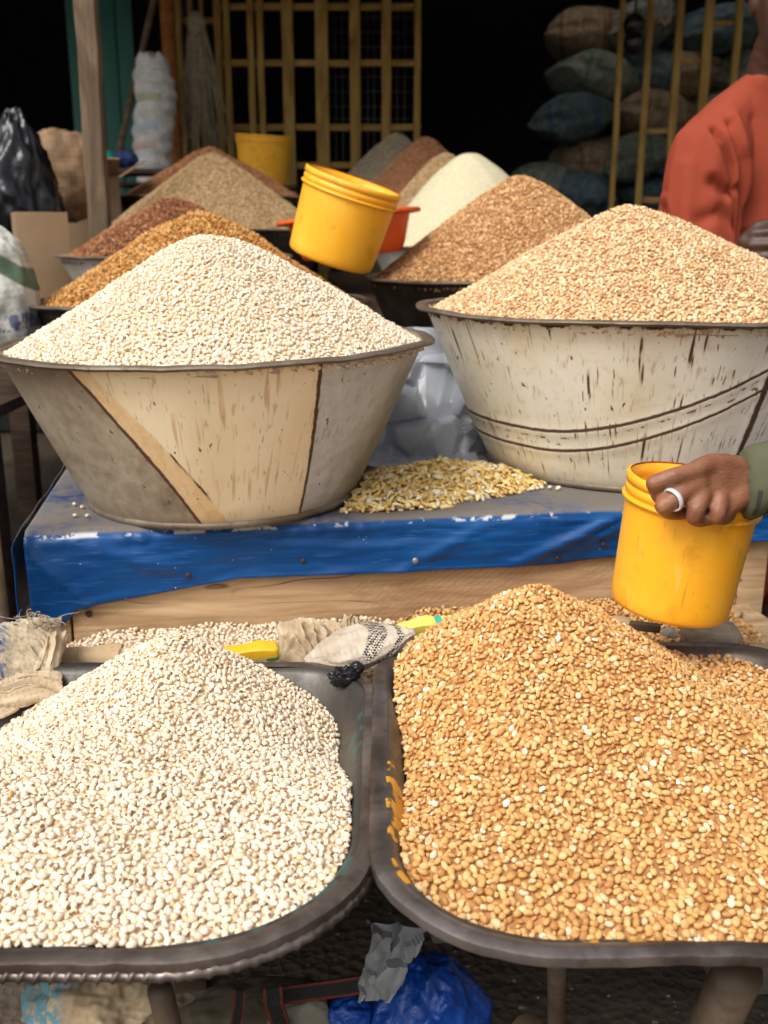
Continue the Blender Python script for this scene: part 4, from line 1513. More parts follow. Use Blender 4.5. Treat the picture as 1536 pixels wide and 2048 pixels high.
sk = lump('sack_cloth', 'pale sack cloth printed with black checks draped on the barrow corner', 'sack cloth', 716, 1296, 1.27, (0.080, 0.035, 0.026), M_SACKC, (R(18), R(-14), R(10)), nu=110, nv=56, amp=0.10, sc=2.2, fold=0.07, foldsc=(1.2, 5), seed=3, tip=point_x(0.08, 0.75))
def drape(name, L, W, H, mat, parent, loc, rot, seed, nf=5, fa=0.006, cross=0.3, droop=0.02, taper=0.0):
    # a cloth laid over a low mound: pleats run across its length
    def fn(a, b):
        x = (a - 0.5) * L * (1 + 0.06 * noise.noise((b * 4, seed, 0))); y = (b - 0.5) * W * (1 - taper * a) * (1 + 0.12 * noise.noise((a * 5, seed, 2)))
        ph = nf * 2 * math.pi * (a + cross * (b - 0.5) + 0.22 * noise.noise((a * 3.3, b * 2.4, seed)) + 0.06 * noise.noise((a * 9, b * 7, seed)))
        m_ = (1 - (2 * a - 1) ** 4) * (1 - (2 * b - 1) ** 2 * 0.9)
        z = H * m_ + fa * (1 - abs(math.sin(ph))) * (0.4 + 0.6 * m_) * 2 + 0.35 * fa * noise.noise((x * 60, y * 60, seed)) + fa * noise.noise((x * 18, y * 18, seed + 4))
        z -= droop * max(0, 0.35 - b) / 0.35
        return Vector((x, y + 0.3 * fa * math.cos(ph), z))
    o = link(name, grid_mesh(name, 80, 48, fn), mat, parent, loc, rot)
    md = o.modifiers.new('thick', 'SOLIDIFY'); md.thickness = 0.0016; md.offset = -1
    return o


fr = thing('sack_cloth', 'gathered beige sack cloth with pleats against the plank', 'sack cloth', at(625, 1300, 1.35))
drape('pleats', 0.10, 0.085, 0.022, M_SACK, fr, (0, 0.005, 0.004), (R(26), 0, R(8)), 3, 3, 0.009, 0.5, 0.01)
drape('flap', 0.062, 0.055, 0.014, M_SACK, fr, (-0.035, -0.062, -0.018), (R(24), R(4), R(-8)), 5, 2, 0.003, 0.8, 0.012)
drape('loose_corner', 0.036, 0.034, 0.012, M_SACK, fr, (0.058, 0.03, 0.022), (R(60), R(14), 0), 8, 3, 0.004, 0.2, 0.0)
fl = thing('sack_cloth', 'frayed grey sack cloth hanging over the rear of the green grey barrow', 'sack cloth', at(45, 1312, 1.265))
drape('cloth', 0.112, 0.12, 0.030, M_SACKB, fl, (-0.004, 0.0, 0.002), (R(20), R(-8), R(12)), 12, 4, 0.006, 1.4, 0.03)
drape('fold', 0.135, 0.05, 0.012, M_SACK, fl, (0.004, -0.062, -0.026), (R(8), R(-14), R(8)), 15, 2, 0.006, 2.2, 0.02, 0.5)
drape('rolled_edge', 0.03, 0.075, 0.012, M_SACK, fl, (0.044, -0.004, 0.012), (R(20), R(20), R(8)), 18, 1, 0.004, 0.4, 0.01)
for i in range(70):
    a = rng.uniform(0, 1)
    p0 = Vector((-0.025 + 0.065 * a, rng.uniform(0.01, 0.045), 0.030 + 0.008 * math.sin(a * 3)))
    d = Vector((rng.normal(0, 0.012), rng.normal(0, 0.010), rng.uniform(0.004, 0.02)))
    pts = [p0 + d * s + Vector((0.004 * math.sin(s * 4 + i), 0.004 * math.cos(s * 5 + i), -0.008 * s * s)) for s in np.linspace(0, 1.3, 7)]
    link('thread', tube_mesh('thread', pts, 0.00055, 5), M_SACKB, fl)


def crumple(name, label, cat, px, py, Y, L, W, H, mat, rz, seed, amp=0.004):
    c = at(px, py, Y)
    def fn(a, b):
        x = (a - 0.5) * L; y = (b - 0.5) * W
        d, cc = facet((x * 1.0, y, 0), 26, seed)
        z = H * (1 - (2 * b - 1) ** 4) * (0.75 + 0.25 * cc) + amp * noise.noise((x * 40, y * 40, seed)) - (0.006 * a)
        return Vector((x, y + 0.004 * noise.noise((x * 30, 0, seed)), z))
    o = link(name, grid_mesh(name, 40, 16, fn, False), mat, None, c, (R(14), 0, rz))
    md = o.modifiers.new('thick', 'SOLIDIFY'); md.thickness = 0.001
    return tag(o, label, cat)


crumple('paper_strip', 'creased brown paper strip lying among the spilled cream beans', 'paper', 168, 1308, 1.315, 0.105, 0.035, 0.016, M_PAPER, R(6), 2)


def mat_packet(name, bands):
    m = Mat(name, 0.45)
    p = m.tc()
    s = m.sep(p)
    c = bands(m, p, s)
    m.set('Base Color', c)
    m.bump(m.noise(p, 60, 3), 0.3, 0.003)
    return m.m


def bands_a(m, p, s):
    c = m.mix(m.step(s[2], 0.001, 0.002), S(206, 172, 118), S(232, 182, 36))
    c = m.mix(m.math('MULTIPLY', m.step(s[0], 0.0345, 0.0355), m.step(m.math('MULTIPLY', s[2], -1.0), -0.002, 0.0)), c, S(44, 122, 62))
    return c


def bands_b(m, p, s):
    c = m.mix(m.noise(p, 20, 2), S(238, 214, 92), S(248, 226, 120))
    t = m.math('MULTIPLY', m.step(s[0], 0.016, 0.017), m.math('SUBTRACT', 1.0, m.step(s[0], 0.027, 0.028)))
    c = m.mix(t, c, S(64, 180, 156))
    return c


def packet(name, label, px, py, Y, L, W, H, mat, rot, seed):
    c = at(px, py, Y)
    me = box_mesh(name, L, W, H, min(H, W) * 0.28, 3, 16, 0.0)
    displace(me, lambda p, n: n * (0.0025 * noise.noise(p * 40 + Vector((seed, 0, 0)))) + Vector((0, 0, 0.006 * math.sin(p.x / L * 3 + seed))))
    o = link(name, me, mat, None, c, rot)
    return tag(o, label, 'packet')


packet('snack_packet', 'folded yellow packet with a green end among the spilled cream beans', 483, 1313, 1.30, 0.105, 0.024, 0.022, mat_packet('yellow_green_packet', bands_a), (R(12), R(-4), R(5)), 1)
pk = packet('snack_packet', 'pale yellow packet with a teal band half buried in honey brown beans', 848, 1258, 1.34, 0.078, 0.022, 0.022, mat_packet('pale_yellow_packet', bands_b), (R(15), R(-9), R(10)), 2)
gm = simple('green_print', S(74, 132, 40), 0.5, 0, 0.1, 20, 0)
for i in range(4):
    link('letter_stroke', box_mesh('letter_stroke', 0.0022, 0.0006, 0.0048, 0), gm, pk, (-0.012 + i * 0.0045, -0.0128, -0.0055 + 0.0005 * i))
link('letter_stroke', box_mesh('letter_stroke', 0.0065, 0.0006, 0.0016, 0), gm, pk, (0.0075, -0.0128, -0.002))
lump('plastic_scrap', 'black plastic scrap stuck between the two barrow rims', 'plastic scrap', 688, 1354, 1.195, (0.019, 0.010, 0.013), M_BLACKBAG, (0.2, 0.3, 0.4), nu=60, nv=40, amp=0.55, sc=1.7, seed=31)
lump('plastic_scrap', 'small black plastic scrap beside the checked sack cloth', 'plastic scrap', 714, 1336, 1.205, (0.009, 0.008, 0.008), M_BLACKBAG, (0.2, 0.3, 0.4), nu=30, nv=20, amp=0.4, sc=2.6, seed=33)
lump('small_bag', 'small stuffed grey cloth bag at the end of the plank', 'bag', 1420, 1272, 1.38, (0.042, 0.03, 0.024), M_GREYSACK, (R(8), R(4), R(-6)), nu=80, nv=44, amp=0.09, sc=2.2, power=2.8, seed=41)
lump('foam_scrap', 'white fluffy scrap beside the small grey cloth bag', 'scrap', 1340, 1266, 1.36, (0.012, 0.008, 0.007), M_TISSUE, (0, 0.3, 0.2), nu=30, nv=20, amp=0.3, sc=3, seed=43)
st = link('wood_stick', box_mesh('wood_stick', 0.045, 0.014, 0.012, 0.003, 2, 6, 0.001), M_POST, None, at(1290, 1254, 1.385), (R(5), R(4), R(-6)))
tag(st, 'short broken wood stick among the shaded honey brown beans', 'stick')
lump('cardboard_scrap', 'torn bit of brown card behind the broken wood stick', 'card', 1238, 1243, 1.40, (0.024, 0.012, 0.004), M_PAPER, (0.3, 0.1, 0.1), nu=30, nv=16, amp=0.3, sc=2, seed=45)
lump('tissue_scrap', 'white tissue scrap stuck in the beans at the near rim', 'scrap', 312, 1886, 0.70, (0.006, 0.005, 0.009), M_TISSUE, nu=30, nv=24, amp=0.5, sc=2.4, seed=47)
lump('tissue_scrap', 'white tissue scrap hanging under the ribbed barrow rim', 'scrap', 305, 1946, 0.67, (0.008, 0.005, 0.006), M_TISSUE, (0, 0.5, 0), nu=30, nv=24, amp=0.5, sc=2.4, seed=48)

# ------------------------------------------------------------------ under the barrows
lump('sack_bundle', 'beige sack bundle with a teal stripe under the green grey barrow', 'sack bundle', 190, 2012, 0.78, (0.060, 0.05, 0.040), M_SACKT, (R(-10), R(8), 0), nu=120, nv=70, amp=0.22, sc=2.0, fold=0.05, foldsc=(1.5, 7), seed=51)
lump('sack_bundle', 'dim olive sack bundle bound with red edged straps', 'sack bundle', 520, 2040, 1.02, (0.10, 0.06, 0.035), simple('olive_sack', S(92, 84, 64), 0.8), (0, R(-6), 0), nu=70, nv=40, amp=0.18, sc=2.2, seed=53)


def strap(label, pts, w, nrm):
    pts = [Vector(p) for p in pts]; nrm = Vector(nrm).normalized()
    v, f = [], []
    for i, p in enumerate(pts):
        t = (pts[min(i + 1, len(pts) - 1)] - pts[max(i - 1, 0)]).normalized()
        s = t.cross(nrm).normalized() * w / 2
        for q in (-1, -0.7, 0.7, 1): v.append(p + s * q + nrm * 0.0015)
        for q in (1, 0.7, -0.7, -1): v.append(p + s * q - nrm * 0.0015)
    for i in range(len(pts) - 1):
        for k_ in range(8):
            f.append((i * 8 + k_, i * 8 + (k_ + 1) % 8, (i + 1) * 8 + (k_ + 1) % 8, (i + 1) * 8 + k_))
    me = pymesh('strap', v, f, False)
    me.materials.append(simple('black_webbing', S(30, 28, 28), 0.8, 0, 0.3, 90, 0.5, 300))
    me.materials.append(simple('red_webbing', S(112, 40, 28), 0.8, 0, 0.3, 90, 0.5, 300))
    for i, pl_ in enumerate(me.polygons):
        pl_.material_index = 1 if (i % 8) in (0, 2, 4, 6) else 0
    return tag(link('strap', me), label, 'strap')


strap('long black strap with red edges running to the grey sheet', [at(555, 1992, 0.97), at(650, 1980, 0.96), at(735, 1968, 0.95), at(800, 1955, 0.98)], 0.020, (0, -1, 0.35))
strap('red edged strap wound around the dim sack bundle', [at(545, 1975, 0.95), at(548, 2010, 0.94), at(560, 2045, 0.95), at(570, 2080, 0.97)], 0.022, (0, -1, 0.1))
strap('dark strap hanging beside the wound strap', [at(480, 1980, 0.95), at(478, 2012, 0.945), at(472, 2046, 0.95), at(470, 2080, 0.96)], 0.013, (0, -1, 0.1))
bl = lump('plastic_bag', 'bulging blue plastic bag under the gap between the barrows', 'plastic bag', 850, 2040, 1.0, (0.085, 0.06, 0.085), M_BLUEBAG, (0, 0, 0.2), nu=140, nv=90, amp=0.12, sc=2.0, fold=0.035, foldsc=(1.6, 9), seed=61, tip=lambda w: Vector((w.x * (1 - 0.4 * max(0, w.z / 0.085)), w.y, w.z)))
lump('plastic_bag', 'small dark blue plastic bag corner beside the bulging blue bag', 'plastic bag', 700, 2035, 0.98, (0.028, 0.02, 0.025), M_BLUEBAG, (0, 0.4, 0.2), nu=50, nv=30, amp=0.25, sc=2.0, seed=63)


def gsheet(a, b):
    x = (a - 0.5) * 0.062; z = (0.5 - b) * 0.078
    d, cc = facet((x, z, 0), 40, 5)
    x2 = x * (1 - 0.45 * b) + 0.022 * (1 - b) - 0.012
    return Vector((x2, 0.012 * (cc - 0.5) + 0.006 * noise.noise((x * 60, z * 60, 1)), z))


o = link('plastic_sheet', grid_mesh('plastic_sheet', 30, 30, gsheet, False), simple('grey_sheet_plastic', S(140, 142, 142), 0.5, 0, 0.15, 20, 0.4, 60), None, at(770, 1918, 0.90), (R(-10), R(10), R(15)))
md = o.modifiers.new('thick', 'SOLIDIFY'); md.thickness = 0.0012
tag(o, 'creased grey plastic sheet tucked above the bulging blue bag', 'plastic sheet')
lump('plastic_sheet', 'pale olive plastic wrapping below the long strap', 'plastic sheet', 600, 2040, 0.98, (0.038, 0.014, 0.024), simple('olive_plastic', S(128, 124, 106), 0.5), (0, R(-25), 0), nu=40, nv=26, amp=0.15, sc=2, power=3, seed=66)
# stone blocks behind the right barrow's feet
M_BLOCK = simple('dusty_concrete', S(112, 104, 92), 0.9, 0, 0.3, 9, 0.8, 30, bdist=0.01)
for i, (x, y, sx, sy, sz, lab) in enumerate(((0.28, 1.52, 0.42, 0.18, 0.17, 'long dusty concrete block behind the barrow legs'), (0.62, 1.40, 0.22, 0.20, 0.13, 'short dusty concrete block at the barrow corner'))):
    o = link('concrete_block', box_mesh('concrete_block', sx, sy, sz, 0.01, 3, 12, 0.006, i), M_BLOCK, None, (x, y, sz / 2), (0, 0, R(4)))
    tag(o, lab, 'concrete block')


# ------------------------------------------------------------------ shop, awning and what stands at the back
def quad_slab(name, pts, mat, parent, th=0.03):
    o = link(name, pymesh(name, pts, [(0, 1, 2, 3)], False), mat, parent)
    md = o.modifiers.new('thick', 'SOLIDIFY'); md.thickness = th; md.offset = 0
    return o


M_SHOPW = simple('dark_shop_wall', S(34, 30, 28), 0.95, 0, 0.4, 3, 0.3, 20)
M_TIN = simple('rusted_roof_tin', S(92, 74, 60), 0.7, 0.3, 0.35, 3, 0.2, 20)
shop = thing('shop_building', 'dark open shop behind the stalls', 'building', (0, 7.0, 0))
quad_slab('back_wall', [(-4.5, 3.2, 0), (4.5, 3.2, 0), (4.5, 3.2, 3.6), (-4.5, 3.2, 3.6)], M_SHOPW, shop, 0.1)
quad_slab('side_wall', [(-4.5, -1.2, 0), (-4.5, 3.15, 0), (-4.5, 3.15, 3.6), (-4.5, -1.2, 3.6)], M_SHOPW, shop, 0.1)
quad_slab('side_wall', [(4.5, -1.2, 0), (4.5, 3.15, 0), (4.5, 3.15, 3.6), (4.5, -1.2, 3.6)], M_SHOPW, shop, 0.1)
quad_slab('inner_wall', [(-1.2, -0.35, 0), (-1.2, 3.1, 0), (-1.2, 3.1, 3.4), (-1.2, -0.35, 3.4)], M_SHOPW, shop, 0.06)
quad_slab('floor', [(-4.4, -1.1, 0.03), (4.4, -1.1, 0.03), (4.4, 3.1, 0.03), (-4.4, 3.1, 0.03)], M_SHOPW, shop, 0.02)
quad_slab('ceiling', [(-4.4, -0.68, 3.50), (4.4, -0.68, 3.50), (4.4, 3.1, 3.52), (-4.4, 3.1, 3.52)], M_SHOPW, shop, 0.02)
aw = thing('awning', 'corrugated tin awning over the rear stalls', 'awning', (0, 2.5, 0.25))


def tin(a, b):
    x = -4.6 + 9.2 * a; y = 1.2 + 2.6 * b
    return Vector((x, y, 2.42 + 0.18 * y + 0.012 * math.sin(x * 82)))


o = link('roof_sheet', grid_mesh('roof_sheet', 900, 4, tin), M_TIN, aw)
md = o.modifiers.new('thick', 'SOLIDIFY'); md.thickness = 0.002
for y in (1.3, 2.4, 3.6):
    link('purlin', box_mesh('purlin', 9.1, 0.06, 0.08, 0.003), M_DARKWOOD, aw, (0, y, 2.42 + 0.18 * y - 0.056))
pc = at(183, 200, 3.46)
post = link('wooden_post', box_mesh('wooden_post', 2.74, 0.05, 0.066, 0.006, 2, 24, 0.006, 4), M_POST, None, (pc.x, 3.46, 1.37), (0, R(90.6), 0))
tag(post, 'weathered wooden post rising beside the tan heap', 'post')
q = at(-36, 900, 1.345)
pole = link('wooden_pole', tube_mesh('wooden_pole', [(q.x - 0.005, 1.36, 0), (q.x, 1.35, 0.5), (q.x - 0.004, 1.35, 0.98)], [0.013, 0.012, 0.011], 12), M_POST, None)
tag(pole, 'thin wooden pole beside the blue sheet corner', 'pole')

# lattice screens
def lattice(label, Y, verts, hors, y_top, y_bot, th=0.03, mat=M_LATTICE, wires=None, group=None):
    x0 = min(v[0] for v in verts); c = at(x0, 200, Y)
    root = thing('lattice_screen', label, 'lattice', (c.x, Y, 0))
    zt = at(768, y_top, Y).z; zb = at(768, y_bot, Y).z
    k_ = at(769, 100, Y).x
    for (a, b) in verts:
        xa, xb = at(a, 150, Y).x, at(b, 150, Y).x
        link('slat', box_mesh('slat', zt - zb, th, xb - xa, 0.006, 2, 14, 0.004, int(a)), mat, root, ((xa + xb) / 2 - c.x, 0, (zt + zb) / 2), (0, R(90), 0))
    for (a, b, yy, hh) in hors:
        xa, xb = at(a, yy, Y).x, at(b, yy, Y).x
        link('cross_bar', box_mesh('cross_bar', xb - xa, th * 0.8, hh * k_, 0.005, 2, 8, 0.003, int(yy)), mat, root, ((xa + xb) / 2 - c.x, th * 0.95, at(768, yy, Y).z))
    if wires:
        wm = simple('grey_wire', S(96, 96, 92), 0.5, 0.5)
        for px in wires[0]:
            xx = at(px, 150, Y).x - c.x
            link('wire', tube_mesh('wire', [(xx, th * 2, zb), (xx, th * 2, zt)], 0.003, 6), wm, root)
        for py in wires[1]:
            zz = at(768, py, Y).z
            link('wire', tube_mesh('wire', [(at(wires[2], py, Y).x - c.x, th * 2.2, zz), (at(wires[3], py, Y).x - c.x, th * 2.2, zz)], 0.003, 6), wm, root)
    return root


YL = 6.25
lattice('wide yellowish wooden lattice screen behind the heaps', YL,
        [(432, 446), (450, 463), (497, 510), (516, 529), (566, 588), (631, 657), (700, 721), (763, 782), (828, 841)],
        [(430, 842, -60, 13), (430, 842, 12, 13), (430, 842, 125, 13), (430, 842, 254, 13), (430, 842, 330, 13)], -150, 620,
        wires=([670, 684, 735, 748, 795, 810], [30, 60, 90, 150, 180, 210, 235], 660, 840))
lattice('narrow lattice leaf behind the hanging raffia', YL + 0.12, [(356, 369), (382, 392), (404, 412)], [(354, 430, 40, 12), (354, 430, 270, 13), (354, 430, 330, 12)], -150, 620)
lattice('yellowish lattice screen beside the person in the red shirt', 6.0,
        [(1232, 1243), (1286, 1299), (1344, 1359), (1400, 1418), (1461, 1475), (1520, 1534)],
        [(1288, 1345, 40, 10), (1418, 1470, 44, 10), (1352, 1405, 120, 10), (1288, 1345, 262, 10), (1288, 1534, -70, 12), (1288, 1534, 400, 12)], -150, 620)
p0, p1 = at(333, 0, 6.0), at(352, 320, 6.0)
d = (p0 - p1)
fpost = link('door_frame', tube_mesh('door_frame', [p1 - d * 1.6, p1, p0, p0 + d * 0.5], 0.042, 6), M_FRAME, None)
tag(fpost, 'orange brown door frame post between the white sacks and the lattice', 'door frame')
# green painted boards
M_GREEN = simple('green_painted_board', S(22, 92, 78), 0.55, 0, 0.2, 5, 0.15, 30)
gp = thing('green_door', 'green painted board door behind the weathered post', 'door', (at(205, 150, 6.1).x, 6.1, 0))
x0 = gp.location.x
for (a, b) in ((141, 170), (171, 204), (205, 238), (239, 272)):
    xa, xb = at(a, 150, 6.1).x, at(b, 150, 6.1).x
    link('board', box_mesh('board', xb - xa - 0.004, 0.025, 2.55, 0.004), M_GREEN, gp, ((xa + xb) / 2 - x0, 0, 1.28))
p0, p1 = at(312, -20, 5.7), at(234, 320, 5.5)
ls = link('leaning_stick', tube_mesh('leaning_stick', [p1 + (p1 - p0) * 1.3, p1, p0, p0 + (p0 - p1) * 0.2], 0.017, 8), M_POST, None)
tag(ls, 'thin stick leaning in front of the green door', 'stick')

# hanging raffia
rf = thing('raffia_bundle', 'bundle of grey raffia strands hanging on the narrow lattice', 'raffia', at(392, 40, 6.05))
M_RAF = simple('raffia', S(164, 150, 124), 0.85, 0, 0.3, 30, 0.3, 80)
for i in range(60):
    a = rng.normal(0, 0.045); L_ = rng.uniform(0.35, 0.85)
    kx, ky = rng.normal(0, 0.05), rng.normal(0, 0.015)
    pts = [Vector((a * 0.35 * (1 - s) + (a * 1.7 + kx) * s + 0.018 * math.sin(s * 5 + i) * s, ky * s + rng.normal(0, 0.003), -L_ * s)) for s in np.linspace(0, 1, 9)]
    link('strand', tube_mesh('strand', pts, [0.005 * (1 - 0.4 * s) for s in np.linspace(0, 1, 9)], 5), M_RAF, rf)
link('knot', lump_mesh('knot', 0.05, 0.04, 0.06, 40, 26, 0.3, 2.5, 2, 71), M_RAF, rf, (0, 0, -0.02))

# white sacks in a column
ws = thing('white_sack', 'tall white woven sack standing by the orange brown frame', 'sack', at(308, 240, 5.5))
M_WSACK = mat_sack('white_woven_sack', S(196, 194, 188), S(222, 220, 214), weave=90)


def wsack(a, b):
    th = 2 * math.pi * a
    z = 0.31 - 0.62 * b
    r = 0.098 * (1 - 0.35 * max(0, 1 - b * 5) ** 2) * (1 + 0.16 * noise.noise((math.cos(th) * 0.8, math.sin(th) * 0.8, b * 4.5)) + 0.05 * noise.noise((math.cos(th) * 2.5, math.sin(th) * 2.5, b * 22)))
    r += 0.005 * math.sin(b * 46 + 3.0 * noise.noise((math.cos(th), math.sin(th), b * 3)))
    return Vector((r * math.cos(th) + 0.014 * math.sin(b * 6), r * math.sin(th), z + (0.03 * noise.noise((math.cos(th) * 2, math.sin(th) * 2, 9)) if b < 0.12 else 0)))


link('body', grid_mesh('body', 48, 70, wsack), M_WSACK, ws)
link('filling', lump_mesh('filling', 0.07, 0.07, 0.04, 30, 20, 0.2, 3, 2, 75), M_RAF, ws, (0.0, 0, 0.28))
for zz, colr in ((0.10, S(186, 196, 160)), (-0.04, S(176, 188, 202)), (-0.13, S(212, 182, 172))):
    def bnd(a, b, zz=zz):
        p = wsack(a * 0.22 + 0.60 + 0.1 * zz, (0.31 - zz + 0.018 * (b - 0.5) * 2) / 0.62)
        return Vector((p.x * 1.012, p.y * 1.012, p.z))
    link('printed_band', grid_mesh('printed_band', 30, 3, bnd), simple('sack_print_%d' % int(zz * 100), colr, 0.8), ws)
crate('wooden_crate', 'crate under the tall white sack', (ws.location.x, 5.5), 0, 0.4, 0.4, ws.location.z - 0.33)

# side benches on the lane side with boxes, bags and sacks
for nm, (xa, xb, ya, yb), lab in (('b1', (-2.1, -0.775, 1.98, 2.84), 'dark side bench under the white sack'), ('b2', (-2.3, -1.04, 2.95, 4.75), 'dark side bench under the black plastic bag')):
    rt = thing('side_bench', lab, 'bench', ((xa + xb) / 2, (ya + yb) / 2, 0))
    n = int((yb - ya) / 0.18)
    for i in range(n):
        link('board', box_mesh('board', xb - xa, 0.172, 0.025, 0.003), M_DARKWOOD, rt, (0, ya + 0.09 + i * (yb - ya) / n - (ya + yb) / 2, 0.80))
    for sx in (-1, 1):
        for sy in (-1, 1):
            link('leg', box_mesh('leg', 0.06, 0.06, 0.785, 0.003), M_DARKWOOD, rt, (sx * ((xb - xa) / 2 - 0.06), sy * ((yb - ya) / 2 - 0.06), 0.3925))


def print_lane(m, p, c):
    s = m.sep(p)
    g1 = m.math('SUBTRACT', 1.0, m.step(m.math('ABSOLUTE', m.math('ADD', m.math('SUBTRACT', s[2], 0.09), m.math('MULTIPLY', s[0], 0.9))), 0.018, 0.026))
    c = m.mix(g1, c, S(92, 112, 92))
    t = m.math('MULTIPLY', m.math('SUBTRACT', 1.0, m.step(m.math('ABSOLUTE', m.math('ADD', s[2], 0.06)), 0.014, 0.02)), m.step(m.noise(m.mp(p, (1, 1, 0.4)), 60, 2), 0.48, 0.55))
    return m.mix(t, c, S(110, 116, 140))


lump('white_sack', 'white sack with a green stripe slumped on the side bench', 'sack', -2, 588, 2.2, (0.080, 0.10, 0.140), mat_sack('lane_white_sack', S(176, 176, 168), S(208, 208, 200), weave=150, prints=print_lane), (0, R(-8), R(10)), nu=80, nv=60, amp=0.12, sc=1.8, power=2.3, seed=81)


def carton(label, c, sx, sy, sz, rz, mat, flaps=True):
    root = thing('cardboard_box', label, 'box', c, (0, 0, rz))
    t = 0.006
    for s in (-1, 1):
        link('side', box_mesh('side', sx, t, sz, 0.001), mat, root, (0, s * (sy / 2 - t / 2), sz / 2))
        link('side', box_mesh('side', t, sy - 2.1 * t, sz, 0.001), mat, root, (s * (sx / 2 - t / 2), 0, sz / 2))
    link('floor_panel', box_mesh('floor_panel', sx - 2.1 * t, sy - 2.1 * t, t, 0.001), mat, root, (0, 0, t / 2 + 0.001))
    if flaps:
        for s in (-1, 1):
            link('flap', box_mesh('flap', sx * 0.98, sy * 0.45, t, 0.001), mat, root, (0, s * (sy / 2 + sy * 0.18), sz + sy * 0.10 + 0.004), (R(-s * -28), 0, 0))
            link('flap', box_mesh('flap', sx * 0.45, sy * 0.9, t, 0.001), mat, root, (s * (sx / 2 + sx * 0.17), 0, sz + sx * 0.09), (0, R(s * -32), 0))
    return root


M_CARD = simple('cardboard', S(142, 116, 86), 0.8, 0, 0.12, 8, 0.15, 60)
M_CARDL = simple('pale_cardboard', S(172, 148, 118), 0.8, 0, 0.12, 8, 0.15, 60)
z_b = 0.8135
c = at(100, 425, 3.2)
carton('brown cardboard box at the foot of the post', (c.x - 0.035, 3.2, z_b), 0.15, 0.16, c.z - z_b, R(24), M_CARD, False)
c = at(240, 375, 4.55)
carton('cardboard box with raised flaps before the green door', (c.x - 0.12, 4.35, z_b), 0.30, 0.28, c.z - z_b + 0.03, R(20), M_CARD)
lump('plastic_bag', 'tall knotted black plastic bag on the side bench', 'plastic bag', 30, 385, 3.45, (0.135, 0.14, 0.24), M_BLACKBAG, (0, R(6), 0.3), nu=100, nv=70, amp=0.28, sc=1.6, seed=83, tip=lambda w: Vector((w.x * (1 - 0.45 * max(0, w.z / 0.24)), w.y * (1 - 0.45 * max(0, w.z / 0.24)), w.z)))
lump('plastic_bag', 'low black plastic bag beside the tall knotted one', 'plastic bag', 70, 440, 3.5, (0.085, 0.10, 0.15), M_BLACKBAG, (0, 0, 1.3), nu=70, nv=50, amp=0.28, sc=1.8, seed=84)
lump('brown_sack', 'brown sack bulging behind the black plastic bags', 'sack', 128, 352, 3.95, (0.13, 0.12, 0.16), mat_sack('brown_woven_sack', S(112, 88, 64), S(146, 118, 90), weave=110), (0, 0, 0.4), nu=60, nv=44, amp=0.14, sc=1.8, power=2.5, seed=85)
ball = tag(link('ball', lump_mesh('ball', 0.043, 0.043, 0.043, 40, 28, 0.02, 1.5, 2, 86), simple('teal_plastic', S(20, 150, 140), 0.35, 0, 0.1, 6, 0), None, at(213, 318, 4.9)), 'teal plastic ball behind the cardboard flaps', 'ball')
lump('cloth_scrap', 'blue and purple cloth scraps beside the teal ball', 'cloth', 248, 318, 5.0, (0.06, 0.04, 0.035), simple('blue_purple_cloth', S(54, 66, 120), 0.8), nu=40, nv=26, amp=0.4, sc=2.4, seed=87)
sh = thing('shelf', 'dark low shelf holding the teal ball and cloth scraps', 'shelf', (at(235, 330, 4.95).x, 4.98, 0))
zs = at(213, 318, 4.9).z - 0.044
link('board', box_mesh('board', 0.5, 0.3, 0.02, 0.002), M_DARKWOOD, sh, (0, 0, zs - 0.012))
for sx in (-0.22, 0.22):
    link('leg', box_mesh('leg', 0.04, 0.2, zs - 0.024, 0.002), M_DARKWOOD, sh, (sx, 0, (zs - 0.024) / 2))

# stacked sacks in the shop
def print_sack(col):
    def f(m, p, c):
        s = m.sep(p)
        def band(x0, w): return m.math('SUBTRACT', 1.0, m.step(m.math('ABSOLUTE', m.math('SUBTRACT', s[0], x0)), w, w + 0.004))
        k = m.math('MAXIMUM', m.math('MAXIMUM', band(-0.16, 0.010), band(0.15, 0.010)), band(0.12, 0.005))
        c = m.mix(m.math('MULTIPLY', k, 0.7), c, col)
        t = m.math('MULTIPLY', m.step(m.noise(m.mp(p, (1, 1, 0.5)), 45, 2), 0.52, 0.56), m.math('MULTIPLY', band(-0.02, 0.07), m.math('SUBTRACT', 1.0, m.step(m.math('ABSOLUTE', s[2]), 0.04, 0.05))))
        return m.mix(m.math('MULTIPLY', t, 0.6), c, col)
    return f


SACKM = [mat_sack('shop_sack_grey_green', S(92, 96, 86), S(128, 130, 118), 60, print_sack(S(60, 96, 70))), mat_sack('shop_sack_tan', S(116, 98, 76), S(150, 132, 106), 60, print_sack(S(110, 60, 40))), mat_sack('shop_sack_slate', S(64, 80, 82), S(94, 110, 108), 60, print_sack(S(50, 70, 110)))]
plat = thing('platform', 'dark timber platform under the stacked sacks', 'platform', (2.05, 7.4, 0))
link('deck', box_mesh('deck', 3.0, 1.0, 0.05, 0.004), M_DARKWOOD, plat, (0, 0, 1.22))
for sx in (-1.4, -0.5, 0.5, 1.4):
    link('leg', box_mesh('leg', 0.1, 0.9, 1.19, 0.004), M_DARKWOOD, plat, (sx, 0, 0.597))
pinch = lambda w: Vector((w.x, w.y, w.z * (1 - 0.62 * min(1, abs(w.x) / 0.27) ** 2.6)))
smesh = [lump_mesh('sack_body', 0.28, 0.36, 0.155, 64, 44, 0.09, 1.3, 3.0, 90 + i, 0, 0.03, (1.5, 7), pinch) for i in range(3)]
ORD = ['lowest', 'second lowest', 'middle', 'second highest', 'topmost']
COLN = ['by the dark doorway', 'behind the first lattice bars', 'behind the middle lattice bars', "beside the person's neck"]
